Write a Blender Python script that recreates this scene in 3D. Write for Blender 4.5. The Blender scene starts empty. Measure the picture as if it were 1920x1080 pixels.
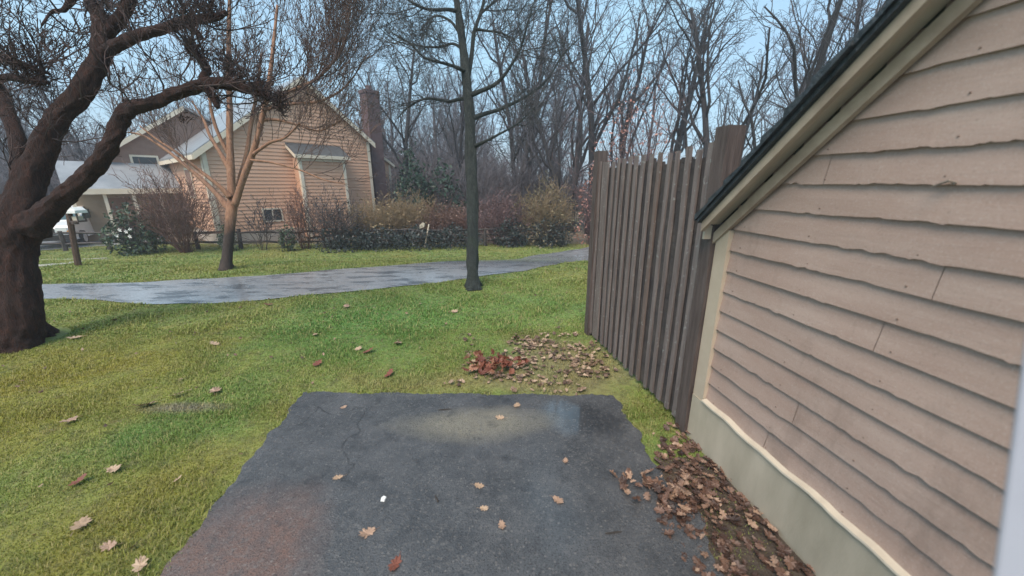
import bpy, math, random
import numpy as np
from mathutils import Vector

R = math.radians
rng = np.random.default_rng(11)
random.seed(5)
sc = bpy.context.scene
col = sc.collection

# ---------------------------------------------------------------- camera maths
H = 1.7                      # eye height at the window
F = 690.0                    # focal length in pixels of a 1920 wide frame
TH = math.atan(194 / 690)    # downward pitch
CT, ST = math.cos(TH), math.sin(TH)

def ray(px, py):
    r = (px - 960) / F; v = (py - 540) / F
    return np.array([r, CT - v * ST, -(v * CT + ST)])

def gz(x, y):
    """height of the lawn: level near the house, falling about a metre beyond the path"""
    q = np.clip((np.asarray(y, float) - 7.0) / 8.0, 0, 1)
    return -1.05 * q * q * (3 - 2 * q)

def G(px, py):
    d = ray(px, py); t = 0.0
    o = np.array([0, 0, H])
    while t < 80:
        t += 0.01
        p = o + d * t
        if p[2] <= gz(p[0], p[1]): break
    return float(p[0]), float(p[1]), float(gz(p[0], p[1]))

def P(px, py, depth):
    d = ray(px, py)
    return np.array([0, 0, H]) + d * depth

# ---------------------------------------------------------------- object helpers
def tag(o, label=None, cat=None, group=None, kind=None):
    if label: o['label'] = label
    if cat: o['category'] = cat
    if group: o['group'] = group
    if kind: o['kind'] = kind
    return o

def empty(name, loc=(0, 0, 0), rz=0.0, label=None, cat=None, group=None):
    o = bpy.data.objects.new(name, None); col.objects.link(o)
    o.location = loc; o.rotation_euler = (0, 0, rz); o.empty_display_size = 0.2
    return tag(o, label, cat, group)

def copy_tree(o, parent=None):
    c = o.copy(); col.objects.link(c)
    if parent is not None: c.parent = parent
    for ch in list(o.children): copy_tree(ch, c)
    return c

class MB:
    """gathers quads and triangles, links them as one mesh object"""
    def __init__(s): s.v = []; s.q = []; s.t = []; s.n = 0; s.a = []
    def add(s, V, Q=None, T=None, a=None):
        V = np.asarray(V, float).reshape(-1, 3)
        if Q is not None and len(Q): s.q.append(np.asarray(Q, int).reshape(-1, 4) + s.n)
        if T is not None and len(T): s.t.append(np.asarray(T, int).reshape(-1, 3) + s.n)
        s.v.append(V); s.n += len(V)
        s.a.append(np.full(len(V), 0.5) if a is None else np.broadcast_to(np.asarray(a, float), (len(V),)))
        return s
    def box(s, x0, x1, y0, y1, z0, z1, a=None):
        V = [(x, y, z) for z in (z0, z1) for y in (y0, y1) for x in (x0, x1)]
        return s.add(V, [(0, 2, 3, 1), (4, 5, 7, 6), (0, 1, 5, 4), (2, 6, 7, 3), (0, 4, 6, 2), (1, 3, 7, 5)], a=a)
    def prism(s, poly, axis, a0, a1):
        """extrude a polygon (pairs) along axis 'x', 'y' or 'z'"""
        n = len(poly)
        def m(p, a):
            return {'x': (a, p[0], p[1]), 'y': (p[0], a, p[1]), 'z': (p[0], p[1], a)}[axis]
        V = [m(p, a0) for p in poly] + [m(p, a1) for p in poly]
        Q = [(i, (i + 1) % n, n + (i + 1) % n, n + i) for i in range(n)]
        T = []
        if n == 4: Q += [(3, 2, 1, 0), (4, 5, 6, 7)]
        else:
            c0 = len(V); V.append(m(tuple(np.mean(poly, 0)), a0)); V.append(m(tuple(np.mean(poly, 0)), a1))
            for i in range(n):
                j = (i + 1) % n
                T += [(c0, j, i), (c0 + 1, n + i, n + j)]
        return s.add(V, Q, T)
    def tube(s, pts, rad, k=6, cap=True, a=None):
        pts = np.asarray(pts, float); n = len(pts)
        rad = np.broadcast_to(np.asarray(rad, float), (n,))
        tn = np.empty_like(pts); tn[1:-1] = pts[2:] - pts[:-2]; tn[0] = pts[1] - pts[0]; tn[-1] = pts[-1] - pts[-2]
        tn /= np.linalg.norm(tn, axis=1)[:, None] + 1e-12
        ref = np.array([0.31, 0.83, 0.46]) if abs(tn[:, 2].mean()) > 0.6 else np.array([0.1, 0.05, 1.0])
        u = np.cross(tn, ref); u /= np.linalg.norm(u, axis=1)[:, None] + 1e-12
        w = np.cross(tn, u)
        an = np.arange(k) * 2 * math.pi / k
        V = pts[:, None] + rad[:, None, None] * (u[:, None] * np.cos(an)[None, :, None] + w[:, None] * np.sin(an)[None, :, None])
        V = V.reshape(-1, 3)
        i = np.arange(n - 1)[:, None] * k; j = np.arange(k)[None, :]; j2 = (j + 1) % k
        Q = np.stack([i + j, i + j2, i + k + j2, i + k + j], -1).reshape(-1, 4)
        T = None
        if cap:
            V = np.vstack([V, pts[0], pts[-1]]); b = n * k; jj = np.arange(k); jn = (jj + 1) % k
            T = np.vstack([np.stack([np.full(k, b), jn, jj], -1), np.stack([np.full(k, b + 1), (n - 1) * k + jj, (n - 1) * k + jn], -1)])
        return s.add(V, Q, T, a=a)
    def build(s, name, m, parent=None, smooth=False, attr=False):
        me = bpy.data.meshes.new(name)
        V = np.vstack(s.v); Q = np.vstack(s.q) if s.q else np.zeros((0, 4), int); T = np.vstack(s.t) if s.t else np.zeros((0, 3), int)
        me.vertices.add(len(V)); me.vertices.foreach_set('co', V.ravel().astype(np.float32))
        nl = len(Q) * 4 + len(T) * 3
        me.loops.add(nl); me.loops.foreach_set('vertex_index', np.concatenate([Q.ravel(), T.ravel()]).astype(np.int32))
        me.polygons.add(len(Q) + len(T))
        st = np.concatenate([np.arange(len(Q)) * 4, len(Q) * 4 + np.arange(len(T)) * 3]).astype(np.int32)
        me.polygons.foreach_set('loop_start', st)
        me.polygons.foreach_set('use_smooth', np.full(len(st), smooth, bool))
        me.update(calc_edges=True); me.validate()
        if attr:
            at = me.attributes.new('rnd', 'FLOAT', 'POINT'); at.data.foreach_set('value', np.concatenate(s.a).astype(np.float32))
        if m is not None: me.materials.append(m)
        o = bpy.data.objects.new(name, me); col.objects.link(o)
        if parent is not None: o.parent = parent
        return o

# ---------------------------------------------------------------- materials
class NT:
    def __init__(s, name):
        s.m = bpy.data.materials.new(name); s.m.use_nodes = True
        s.t = s.m.node_tree; s.b = s.t.nodes['Principled BSDF']; s.out = s.t.nodes['Material Output']
        s.tc = s.t.nodes.new('ShaderNodeTexCoord')
    def n(s, typ, **kw):
        nd = s.t.nodes.new('ShaderNode' + typ)
        for k, v in kw.items(): setattr(nd, k, v)
        return nd
    def l(s, a, b): s.t.links.new(a, b)
    def noise(s, scale, detail=6, rough=0.6, vec=None, sc3=None):
        nd = s.n('TexNoise'); nd.inputs['Scale'].default_value = scale; nd.inputs['Detail'].default_value = detail; nd.inputs['Roughness'].default_value = rough
        v = vec or s.tc.outputs['Object']
        if sc3:
            mp = s.n('Mapping'); mp.inputs['Scale'].default_value = sc3; s.l(v, mp.inputs['Vector']); v = mp.outputs[0]
        s.l(v, nd.inputs['Vector']); return nd.outputs['Fac']
    def ramp(s, fac, stops):
        nd = s.n('ValToRGB'); e = nd.color_ramp.elements
        while len(e) < len(stops): e.new(0.5)
        for i, (p, c) in enumerate(stops):
            e[i].position = p; e[i].color = (c, c, c, 1) if isinstance(c, (int, float)) else (*c, 1)
        s.l(fac, nd.inputs[0]); return nd.outputs[0]
    def mix(s, a, b, f, mode='MIX'):
        nd = s.n('Mix', data_type='RGBA', blend_type=mode)
        for x, i in ((a, 6), (b, 7)):
            if isinstance(x, tuple): nd.inputs[i].default_value = (*x, 1)
            else: s.l(x, nd.inputs[i])
        if isinstance(f, (int, float)): nd.inputs[0].default_value = f
        else: s.l(f, nd.inputs[0])
        return nd.outputs[2]
    def math(s, op, a, b=None, clamp=False):
        nd = s.n('Math', operation=op); nd.use_clamp = clamp
        for x, i in ((a, 0), (b, 1)):
            if x is None: continue
            if isinstance(x, (int, float)): nd.inputs[i].default_value = x
            else: s.l(x, nd.inputs[i])
        return nd.outputs[0]
    def bump(s, h, strength=0.5, dist=0.01):
        nd = s.n('Bump'); nd.inputs['Strength'].default_value = strength; nd.inputs['Distance'].default_value = dist
        s.l(h, nd.inputs['Height']); s.l(nd.outputs[0], s.b.inputs['Normal'])
    def col(s, c):
        if isinstance(c, tuple): s.b.inputs['Base Color'].default_value = (*c, 1)
        else: s.l(c, s.b.inputs['Base Color'])
    def rough(s, r):
        if isinstance(r, (int, float)): s.b.inputs['Roughness'].default_value = r
        else: s.l(r, s.b.inputs['Roughness'])

def simple(name, c1, c2=None, scale=6, rough=0.7, bump=0.0, bscale=40, bdist=0.01, sc3=None):
    m = NT(name)
    if c2 is None: m.col(c1)
    else: m.col(m.ramp(m.noise(scale, sc3=sc3), [(0.3, c1), (0.7, c2)]))
    m.rough(rough)
    if bump: m.bump(m.noise(bscale, sc3=sc3), bump, bdist)
    return m.m

def spot(m, x, y, rx, ry, soft=0.5):
    """0..1 mask of an elliptical patch on the ground (its place is fixed in the world)"""
    mp = m.n('Mapping'); mp.inputs['Location'].default_value = (-x / rx, -y / ry, 0); mp.inputs['Scale'].default_value = (1 / rx, 1 / ry, 0)
    wob = m.n('Mix', data_type='VECTOR'); wob.inputs[0].default_value = 0.22
    nz = m.n('TexNoise'); nz.inputs['Scale'].default_value = 1.6; nz.inputs['Detail'].default_value = 4
    m.l(m.tc.outputs['Object'], nz.inputs['Vector'])
    m.l(m.tc.outputs['Object'], mp.inputs['Vector'])
    va = m.n('VectorMath', operation='SUBTRACT'); m.l(nz.outputs['Color'], va.inputs[0]); va.inputs[1].default_value = (0.5, 0.5, 0.5)
    vs = m.n('VectorMath', operation='SCALE'); vs.inputs['Scale'].default_value = 1.2; m.l(va.outputs[0], vs.inputs[0])
    vb = m.n('VectorMath', operation='ADD'); m.l(mp.outputs[0], vb.inputs[0]); m.l(vs.outputs[0], vb.inputs[1])
    vm = m.n('VectorMath', operation='MULTIPLY'); m.l(vb.outputs[0], vm.inputs[0]); vm.inputs[1].default_value = (1, 1, 0)
    ln = m.n('VectorMath', operation='LENGTH'); m.l(vm.outputs[0], ln.inputs[0])
    return m.ramp(ln.outputs['Value'], [(max(0, 1 - soft), 1.0), (1.0, 0.0)])

def lawn_colour(m):
    big = m.noise(0.55, 5, 0.6); fine = m.noise(5.5, 6, 0.65)
    c = m.ramp(big, [(0.34, (0.236, 0.250, 0.056)), (0.52, (0.195, 0.262, 0.059)), (0.66, (0.143, 0.233, 0.056))])
    c = m.mix(c, (0.328, 0.291, 0.102), m.ramp(fine, [(0.50, 0.0), (0.72, 0.75)]))
    c = m.mix(c, (0.082, 0.229, 0.045), m.math('MULTIPLY', spot(m, -1.9, 4.2, 1.5, 1.4), 0.55))      # lush patch
    c = m.mix(c, (0.082, 0.229, 0.045), m.math('MULTIPLY', spot(m, -2.35, 2.45, 0.55, 0.7), 0.5))
    c = m.mix(c, (0.328, 0.262, 0.034), m.math('MULTIPLY', spot(m, -4.4, 2.8, 2.0, 1.6, 0.8), 0.70))   # warm interior reflection painted yellow into the grass
    c = m.mix(c, (0.267, 0.224, 0.034), m.math('MULTIPLY', spot(m, -2.1, 1.5, 1.0, 0.8, 0.8), 0.65))  # the same warm reflection painted into the near grass
    c = m.mix(c, (0.256, 0.219, 0.114), m.math('MULTIPLY', spot(m, 0.40, 3.25, 0.95, 0.85, 0.6), 0.8))  # worn earth by the screen
    c = m.mix(c, (0.308, 0.250, 0.111), m.math('MULTIPLY', spot(m, -0.6, 2.95, 1.3, 0.22, 0.8), 0.6))
    c = m.mix(c, (0.106, 0.254, 0.056), m.math('MULTIPLY', spot(m, -0.7, 4.9, 2.8, 2.0, 0.8), 0.55))
    c = m.mix(c, (0.30, 0.26, 0.21), m.math('MULTIPLY', spot(m, -2.62, 2.55, 0.42, 0.09, 0.7), 0.8))
    c = m.mix(c, (0.084, 0.118, 0.034), m.ramp(m.noise(11, 5, .7), [(0.52, 0.0), (0.66, 0.6)]))
    c = m.mix(c, (0.27, 0.225, 0.115), m.ramp(m.noise(7.3, 6, .75), [(0.57, 0.0), (0.70, 0.65)]))
    return c

m = NT('lawn_earth')
c = m.mix(lawn_colour(m), (0.05, 0.042, 0.026), m.ramp(m.noise(9, 6), [(0.45, 0.15), (0.75, 0.8)]))
sep = m.n('SeparateXYZ'); m.l(m.tc.outputs['Object'], sep.inputs[0])
far = m.n('MapRange'); far.inputs[1].default_value = 17.2; far.inputs[2].default_value = 19.5; m.l(m.math('ADD', sep.outputs[1], m.math('MULTIPLY', m.noise(0.5), 2.0)), far.inputs[0])
c = m.mix(c, m.ramp(m.noise(2.0, 8), [(0.3, (0.075, 0.055, 0.038)), (0.7, (0.17, 0.125, 0.085))]), far.outputs[0])
m.col(c); m.rough(0.85); m.bump(m.noise(24, 6), 0.6, 0.03); M_ground = m.m

m = NT('grass_blades')
at = m.n('Attribute', attribute_name='rnd')
c = lawn_colour(m)
c = m.mix(c, (0.27, 0.23, 0.10), m.ramp(at.outputs['Fac'], [(0.72, 0.0), (0.80, 0.75)]))
hs = m.n('HueSaturation'); m.l(c, hs.inputs['Color']); m.l(m.math('ADD', m.math('MULTIPLY', at.outputs['Fac'], 0.7), 0.78), hs.inputs['Value'])
m.col(hs.outputs[0]); m.rough(0.55); m.b.inputs['Specular IOR Level'].default_value = 0.35
tr = m.n('BsdfTranslucent'); m.l(hs.outputs[0], tr.inputs[0]); mx = m.n('MixShader'); mx.inputs[0].default_value = 0.22
m.l(m.b.outputs[0], mx.inputs[1]); m.l(tr.outputs[0], mx.inputs[2]); m.l(mx.outputs[0], m.out.inputs[0]); M_grass = m.m

# near asphalt: dark, damp, with stone chips, window reflections painted in as a pale and a brown patch
m = NT('damp_asphalt')
grit = m.noise(120, 3, 0.7); mid = m.noise(3.2, 7, 0.65)
c = m.ramp(mid, [(0.3, (0.045, 0.049, 0.055)), (0.7, (0.105, 0.108, 0.114))])
pale_refl = spot(m, -0.25, 2.32, 0.62, 0.22, 0.55)  # pale window reflection put into the asphalt colour
c = m.mix(c, (0.21, 0.195, 0.155), m.math('MULTIPLY', m.math('MULTIPLY', pale_refl, m.ramp(m.noise(16, 6, .7), [(.3, .6), (.55, 1.0)])), 1.0))
brown = spot(m, -1.35, 1.15, 0.55, 0.85, 0.55)  # warm interior reflection painted onto the left of the asphalt
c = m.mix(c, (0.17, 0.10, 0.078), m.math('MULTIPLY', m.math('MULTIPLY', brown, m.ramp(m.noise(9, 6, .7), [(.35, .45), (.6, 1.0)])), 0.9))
dk = spot(m, 0.62, 2.38, 0.30, 0.26, 0.6)
c = m.mix(c, (0.022, 0.024, 0.028), m.math('MULTIPLY', dk, 0.75))
vor = m.n('TexVoronoi'); vor.inputs['Scale'].default_value = 70; m.l(m.tc.outputs['Object'], vor.inputs['Vector'])
vsep = m.n('SeparateColor'); m.l(vor.outputs['Color'], vsep.inputs[0])
chip = m.math('MULTIPLY', m.math('GREATER_THAN', vsep.outputs[0], 0.80), m.math('LESS_THAN', vor.outputs['Distance'], 0.42))
c = m.mix(c, m.ramp(vsep.outputs[1], [(0.0, (0.10, 0.09, 0.08)), (1.0, (0.30, 0.28, 0.26))]), m.math('MULTIPLY', chip, 0.34))
c = m.mix(c, (0.02, 0.02, 0.022), m.ramp(grit, [(0.50, 0.0), (0.66, 0.8)]))
g2 = m.noise(38, 5, 0.75)
c = m.mix(c, (0.17, 0.165, 0.16), m.ramp(g2, [(0.52, 0.0), (0.70, 0.5)]))
c = m.mix(c, (0.028, 0.03, 0.034), m.ramp(m.noise(8, 7, 0.7), [(0.55, 0.0), (0.68, 0.6)]))
cv = m.n('TexVoronoi'); cv.feature = 'DISTANCE_TO_EDGE'; cv.inputs['Scale'].default_value = 0.9
cvn = m.n('VectorMath', operation='SCALE'); cvn.inputs['Scale'].default_value = 0.35; cnz = m.n('TexNoise'); cnz.inputs['Scale'].default_value = 3.0; cnz.inputs['Detail'].default_value = 8; m.l(m.tc.outputs['Object'], cnz.inputs['Vector']); m.l(cnz.outputs['Color'], cvn.inputs[0])
cva = m.n('VectorMath', operation='ADD'); m.l(m.tc.outputs['Object'], cva.inputs[0]); m.l(cvn.outputs[0], cva.inputs[1]); m.l(cva.outputs[0], cv.inputs['Vector'])
c = m.mix(c, (0.012, 0.012, 0.013), m.math('MULTIPLY', m.ramp(cv.outputs['Distance'], [(0.0, 1.0), (0.006, 0.0)]), m.ramp(m.noise(1.1, 3), [(.48, 0.0), (.58, .8)])))
m.col(c)
pud = spot(m, 0.38, 2.40, 0.22, 0.30, 0.8); pud2 = spot(m, 0.2, 1.7, 0.35, 0.8, 0.9)
wet = m.math('MAXIMUM', m.math('MULTIPLY', pud, 0.95), m.math('MULTIPLY', pud2, 0.25))
ro = m.ramp(m.noise(1.9, 5), [(0.35, 0.14), (0.65, 0.36)])
m.rough(m.math('SUBTRACT', ro, m.math('MULTIPLY', wet, 0.33), True))
bm_ = m.n('Bump'); bm_.inputs['Distance'].default_value = 0.009; m.l(m.math('SUBTRACT', 0.65, m.math('MULTIPLY', wet, 0.6)), bm_.inputs['Strength']); m.l(grit, bm_.inputs['Height']); m.l(bm_.outputs[0], m.b.inputs['Normal'])
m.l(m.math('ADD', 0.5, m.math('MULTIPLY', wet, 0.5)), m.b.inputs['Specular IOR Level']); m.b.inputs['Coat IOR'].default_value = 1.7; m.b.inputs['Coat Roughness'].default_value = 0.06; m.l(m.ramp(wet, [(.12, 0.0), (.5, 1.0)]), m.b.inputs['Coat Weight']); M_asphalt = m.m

m = NT('wet_path_asphalt')
pn = m.noise(2.0, 8, 0.7, sc3=(0.7, 2.4, 1)); 
m.col(m.mix(m.ramp(m.noise(40, 4), [(0.3, (0.20, 0.208, 0.222)), (0.7, (0.33, 0.34, 0.355))]), (0.045, 0.047, 0.053), m.ramp(pn, [(0.50, 0.0), (0.58, 0.85)])))
m.rough(m.ramp(pn, [(0.35, 0.07), (0.60, 0.30)])); m.b.inputs['Specular IOR Level'].default_value = 0.7
m.bump(m.noise(14, 5), 0.12, 0.01); M_path = m.m

m = NT('clapboard_paint')
sx = m.noise(7, 5, 0.6, sc3=(0.35, 1, 1.6)); 
c = m.ramp(sx, [(0.3, (0.345, 0.240, 0.194)), (0.7, (0.42, 0.312, 0.260))])
c = m.mix(c, (0.34, 0.225, 0.175), m.ramp(m.noise(1.6, 3), [(0.5, 0.0), (0.75, 0.55)]))
c = m.mix(c, (0.50, 0.43, 0.38), m.ramp(m.noise(150, 3, .8), [(0.52, 0.0), (0.7, 0.45)]))
c = m.mix(c, (0.19, 0.14, 0.11), m.ramp(m.noise(95, 4, .8), [(0.56, 0.0), (0.72, 0.5)]))
c = m.mix(c, (0.17, 0.125, 0.10), m.ramp(m.noise(2.6, 6, .75, sc3=(1.0, 1, .35)), [(0.55, 0.0), (0.72, 0.55)]))
m.col(c); m.rough(0.62); m.bump(m.noise(60, 6, 0.7, sc3=(0.12, 1, 1.0)), 0.35, 0.004); M_clap = m.m
M_trim = simple('putty_trim_paint', (0.45, 0.37, 0.275), (0.54, 0.455, 0.35), 5, 0.5, 0.25, 60, 0.002)
M_skirt = simple('stained_skirt_paint', (0.36, 0.315, 0.235), (0.53, 0.46, 0.355), 3.5, 0.55, 0.4, 70, 0.003, sc3=(1.6, 1, .5))
M_rake = simple('weathered_rake_paint', (0.27, 0.205, 0.15), (0.48, 0.395, 0.30), 9, 0.65, 0.5, 60, 0.004, sc3=(.5, 1, .5))
M_cream = simple('cream_trim_paint', (0.48, 0.42, 0.33), (0.56, 0.50, 0.40), 9, 0.5, 0.2, 60, 0.002)
M_shingle = simple('wet_dark_shingle', (0.022, 0.030, 0.036), (0.055, 0.065, 0.072), 22, 0.45, 0.9, 30, 0.02)
M_soil = simple('soil', (0.035, 0.026, 0.020), (0.095, 0.070, 0.050), 7, 0.8, 0.9, 28, 0.03)

m = NT('weathered_fence_wood')
g1 = m.noise(9, 7, 0.7, sc3=(4, 4, 0.28)); 
at = m.n('Attribute', attribute_name='rnd')
c = m.ramp(g1, [(0.25, (0.085, 0.066, 0.060)), (0.5, (0.165, 0.135, 0.125)), (0.8, (0.27, 0.232, 0.212))])
c = m.mix(c, (0.135, 0.088, 0.066), m.ramp(at.outputs['Fac'], [(0.4, 0.0), (1.0, 0.55)]))
c = m.mix(c, (0.30, 0.31, 0.29), m.ramp(m.noise(34, 4, 0.7), [(0.61, 0.0), (0.67, 0.8)]))
m.col(c); m.rough(0.75); m.bump(g1, 0.7, 0.012); M_fence = m.m
M_post = simple('damp_post_wood', (0.055, 0.040, 0.036), (0.13, 0.10, 0.09), 8, 0.7, 0.7, 30, 0.01, sc3=(4, 4, 0.4))
M_rail = simple('split_rail_wood', (0.030, 0.027, 0.030), (0.085, 0.07, 0.062), 5, 0.8, 0.7, 20, 0.02)

def bark(name, c1, c2, moss=None, sc=9):
    m = NT(name)
    n1 = m.noise(sc, 8, 0.7, sc3=(1.6, 1.6, 0.45))
    c = m.ramp(n1, [(0.3, c1), (0.7, c2)])
    if moss: c = m.mix(c, moss, m.ramp(m.noise(4, 5), [(0.55, 0.0), (0.75, 0.6)]))
    n2 = m.noise(sc * 4, 8, 0.75, sc3=(1.8, 1.8, 0.22)); c = m.mix(c, c1, m.ramp(n2, [(0.40, 0.75), (0.56, 0.0)]))
    c = m.mix(c, tuple(min(.3, x_ * 2.4 + .02) for x_ in c2), m.ramp(m.noise(sc * 1.7, 6, .8), [(0.62, 0.0), (0.70, 0.5)]))
    m.col(c); m.rough(0.8); m.bump(m.math('ADD', n1, m.math('MULTIPLY', n2, 1.3)), 1.0, 0.05); return m.m
M_bark_old = bark('old_wet_bark', (0.016, 0.0055, 0.0038), (0.105, 0.034, 0.018), (0.075, 0.033, 0.015), 11)  # red of the interior reflection is put into the bark colour
M_twig_old = simple('old_tree_twigs', (0.030, 0.019, 0.018), (0.085, 0.05, 0.042), 5, 0.8)
M_bark_tan = bark('tan_bark', (0.105, 0.062, 0.045), (0.25, 0.155, 0.11), None, 12)
_t = NT('tan_bark_reflection_edge'); _n = _t.noise(12, 8, .7, sc3=(1.6, 1.6, .45)); _s = _t.n('SeparateXYZ'); _t.l(_t.tc.outputs['Object'], _s.inputs[0])
_mr = _t.n('MapRange'); _mr.inputs[1].default_value = 0.85; _mr.inputs[2].default_value = 1.25; _t.l(_t.math('ADD', _s.outputs[2], _t.math('MULTIPLY', _t.noise(9), .3)), _mr.inputs[0])  # trunk painted darker below the height where the glass reflection ends
_t.col(_t.mix(_t.ramp(_n, [(.3, (.022, .016, .014)), (.7, (.06, .042, .034))]), _t.ramp(_n, [(.3, (.17, .085, .05)), (.7, (.38, .21, .13))]), _mr.outputs[0])); _t.rough(.8); _t.bump(_n, .9, .03); M_bark_tan2 = _t.m
M_twig_tan = simple('tan_twigs', (0.085, 0.055, 0.046), (0.16, 0.10, 0.075), 4, 0.8)
M_bark_green = bark('mossy_bark', (0.020, 0.028, 0.028), (0.085, 0.100, 0.088), (0.055, 0.085, 0.050), 14)
M_twig_green = simple('grey_green_twigs', (0.030, 0.034, 0.038), (0.075, 0.075, 0.075), 5, 0.8)
M_bark_wood = [bark('grey_woodland_bark', (0.040, 0.036, 0.040), (0.12, 0.105, 0.105), (0.07, 0.075, 0.06)),
               bark('dark_woodland_bark', (0.020, 0.021, 0.025), (0.065, 0.06, 0.062))]
M_twig_wood = [simple('grey_mauve_twigs', (0.082, 0.078, 0.094), (0.14, 0.13, 0.148), 0.6, 0.9),
               simple('dark_woodland_twigs', (0.040, 0.041, 0.050), (0.09, 0.085, 0.092), 0.6, 0.9)]

# ---------------------------------------------------------------- world, sun, camera
SUN_EL, SUN_ROT = R(56), R(205)
w = bpy.data.worlds.new('World'); sc.world = w; w.use_nodes = True
nt = w.node_tree; bg = nt.nodes['Background']
sky = nt.nodes.new('ShaderNodeTexSky'); sky.sky_type = 'NISHITA'; sky.sun_disc = False
sky.sun_elevation = SUN_EL; sky.sun_rotation = SUN_ROT; sky.air_density = 1.0; sky.dust_density = 1.6; sky.ozone_density = 1.4
tc = nt.nodes.new('ShaderNodeTexCoord')
mp = nt.nodes.new('ShaderNodeMapping'); mp.inputs['Scale'].default_value = (1, 1, 2.6)
nz = nt.nodes.new('ShaderNodeTexNoise'); nz.inputs['Scale'].default_value = 2.2; nz.inputs['Detail'].default_value = 7; nz.inputs['Roughness'].default_value = 0.55
nt.links.new(tc.outputs['Generated'], mp.inputs[0]); nt.links.new(mp.outputs[0], nz.inputs['Vector'])
rp = nt.nodes.new('ShaderNodeValToRGB'); rp.color_ramp.elements[0].position = 0.35; rp.color_ramp.elements[0].color = (0.55,) * 3 + (1,); rp.color_ramp.elements[1].position = 0.7; rp.color_ramp.elements[1].color = (0.92,) * 3 + (1,)
nt.links.new(nz.outputs['Fac'], rp.inputs[0])
mxs = nt.nodes.new('ShaderNodeMix'); mxs.data_type = 'RGBA'
nt.links.new(rp.outputs[0], mxs.inputs[0]); nt.links.new(sky.outputs[0], mxs.inputs[6]); mxs.inputs[7].default_value = (2.6, 4.25, 5.35, 1)
nt.links.new(mxs.outputs[2], bg.inputs[0]); bg.inputs[1].default_value = 0.082

sl = bpy.data.lights.new('sun', 'SUN'); sl.energy = 1.6; sl.angle = R(34); sl.color = (1.0, 0.84, 0.70)
so = bpy.data.objects.new('sun', sl); col.objects.link(so)
sd = Vector((math.sin(SUN_ROT) * math.cos(SUN_EL), math.cos(SUN_ROT) * math.cos(SUN_EL), math.sin(SUN_EL)))
so.rotation_euler = sd.to_track_quat('Z', 'Y').to_euler(); so.location = (0, -10, 20)

cam = bpy.data.cameras.new('camera'); co = bpy.data.objects.new('camera', cam); col.objects.link(co); sc.camera = co
cam.sensor_width = 36; cam.lens = F / 1920 * 36; cam.clip_start = 0.02; cam.clip_end = 1500
co.location = (0, 0, H); co.rotation_euler = (R(90) - TH, 0, 0)
cam.dof.use_dof = True; cam.dof.focus_distance = 5.0; cam.dof.aperture_fstop = 1.5
sc.view_settings.view_transform = 'Standard'; sc.view_settings.look = 'None'; sc.view_settings.exposure = 1.42; sc.view_settings.gamma = 1.0

# ---------------------------------------------------------------- ground
xs = np.unique(np.concatenate([np.linspace(-260, -30, 24), np.linspace(-30, 12, 85), np.linspace(12, 260, 26)]))
ys = np.unique(np.concatenate([np.linspace(-12, 6.5, 30), np.linspace(6.5, 16, 60), np.linspace(16, 40, 25), np.linspace(40, 420, 24)]))
X, Y = np.meshgrid(xs, ys)
b = MB(); nx = len(xs)
i = np.arange(len(ys) - 1)[:, None] * nx + np.arange(nx - 1)[None]
b.add(np.stack([X, Y, gz(X, Y)], -1).reshape(-1, 3), np.stack([i, i + 1, i + nx + 1, i + nx], -1).reshape(-1, 4))
tag(b.build('ground', M_ground, smooth=True), kind='structure')

def strip(A, B, name, mat, lift, n=6, thick=0.0):
    """a sheet between two edge lines of equal length, following the ground"""
    A = np.array(A, float); B = np.array(B, float); k = len(A)
    V = []
    for j in range(n + 1):
        p = A + (B - A) * j / n
        V.append(np.stack([p[:, 0], p[:, 1], gz(p[:, 0], p[:, 1]) + lift], -1))
    V = np.vstack(V); i = np.arange(n)[:, None] * k + np.arange(k - 1)[None]
    b = MB().add(V, np.stack([i, i + 1, i + k + 1, i + k], -1).reshape(-1, 4))
    return tag(b.build(name, mat, smooth=True), kind='structure')

def resample(L, n):
    L = np.array(L, float); d = np.concatenate([[0], np.cumsum(np.linalg.norm(np.diff(L, axis=0), axis=1))])
    t = np.linspace(0, d[-1], n); return np.stack([np.interp(t, d, L[:, 0]), np.interp(t, d, L[:, 1])], -1)
def wobble(L, amp, f, seed):
    r = np.random.default_rng(seed); t = np.arange(len(L)); w_ = sum(np.sin(t * f * (k + 1) + r.uniform(0, 6)) / (k + 1) for k in range(4))
    d = np.gradient(L, axis=0); nrm = np.stack([-d[:, 1], d[:, 0]], -1); nrm /= np.linalg.norm(nrm, axis=1)[:, None]
    return L + nrm * (w_ * amp)[:, None]

far_e = [(-16, 6.3), (-11, 6.25)] + [G(*p)[:2] for p in ((85, 534), (300, 529), (480, 518), (600, 509), (720, 500), (860, 490), (1000, 479), (1090, 467))] + [(4.6, 18.3), (7.5, 22.5)]
near_e = [(-16, 5.0), (-11, 5.25)] + [G(*p)[:2] for p in ((90, 562), (300, 571), (480, 566), (640, 549), (860, 526), (980, 509), (1100, 490))] + [(4.0, 13.0), (6.6, 17.6), (9.6, 21.5)]
PF = wobble(resample(far_e, 150), 0.04, 0.5, 1); PN = wobble(resample(near_e, 150), 0.04, 0.45, 2)
strip(PN, PF, 'path', M_path, 0.012, 12)

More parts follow.
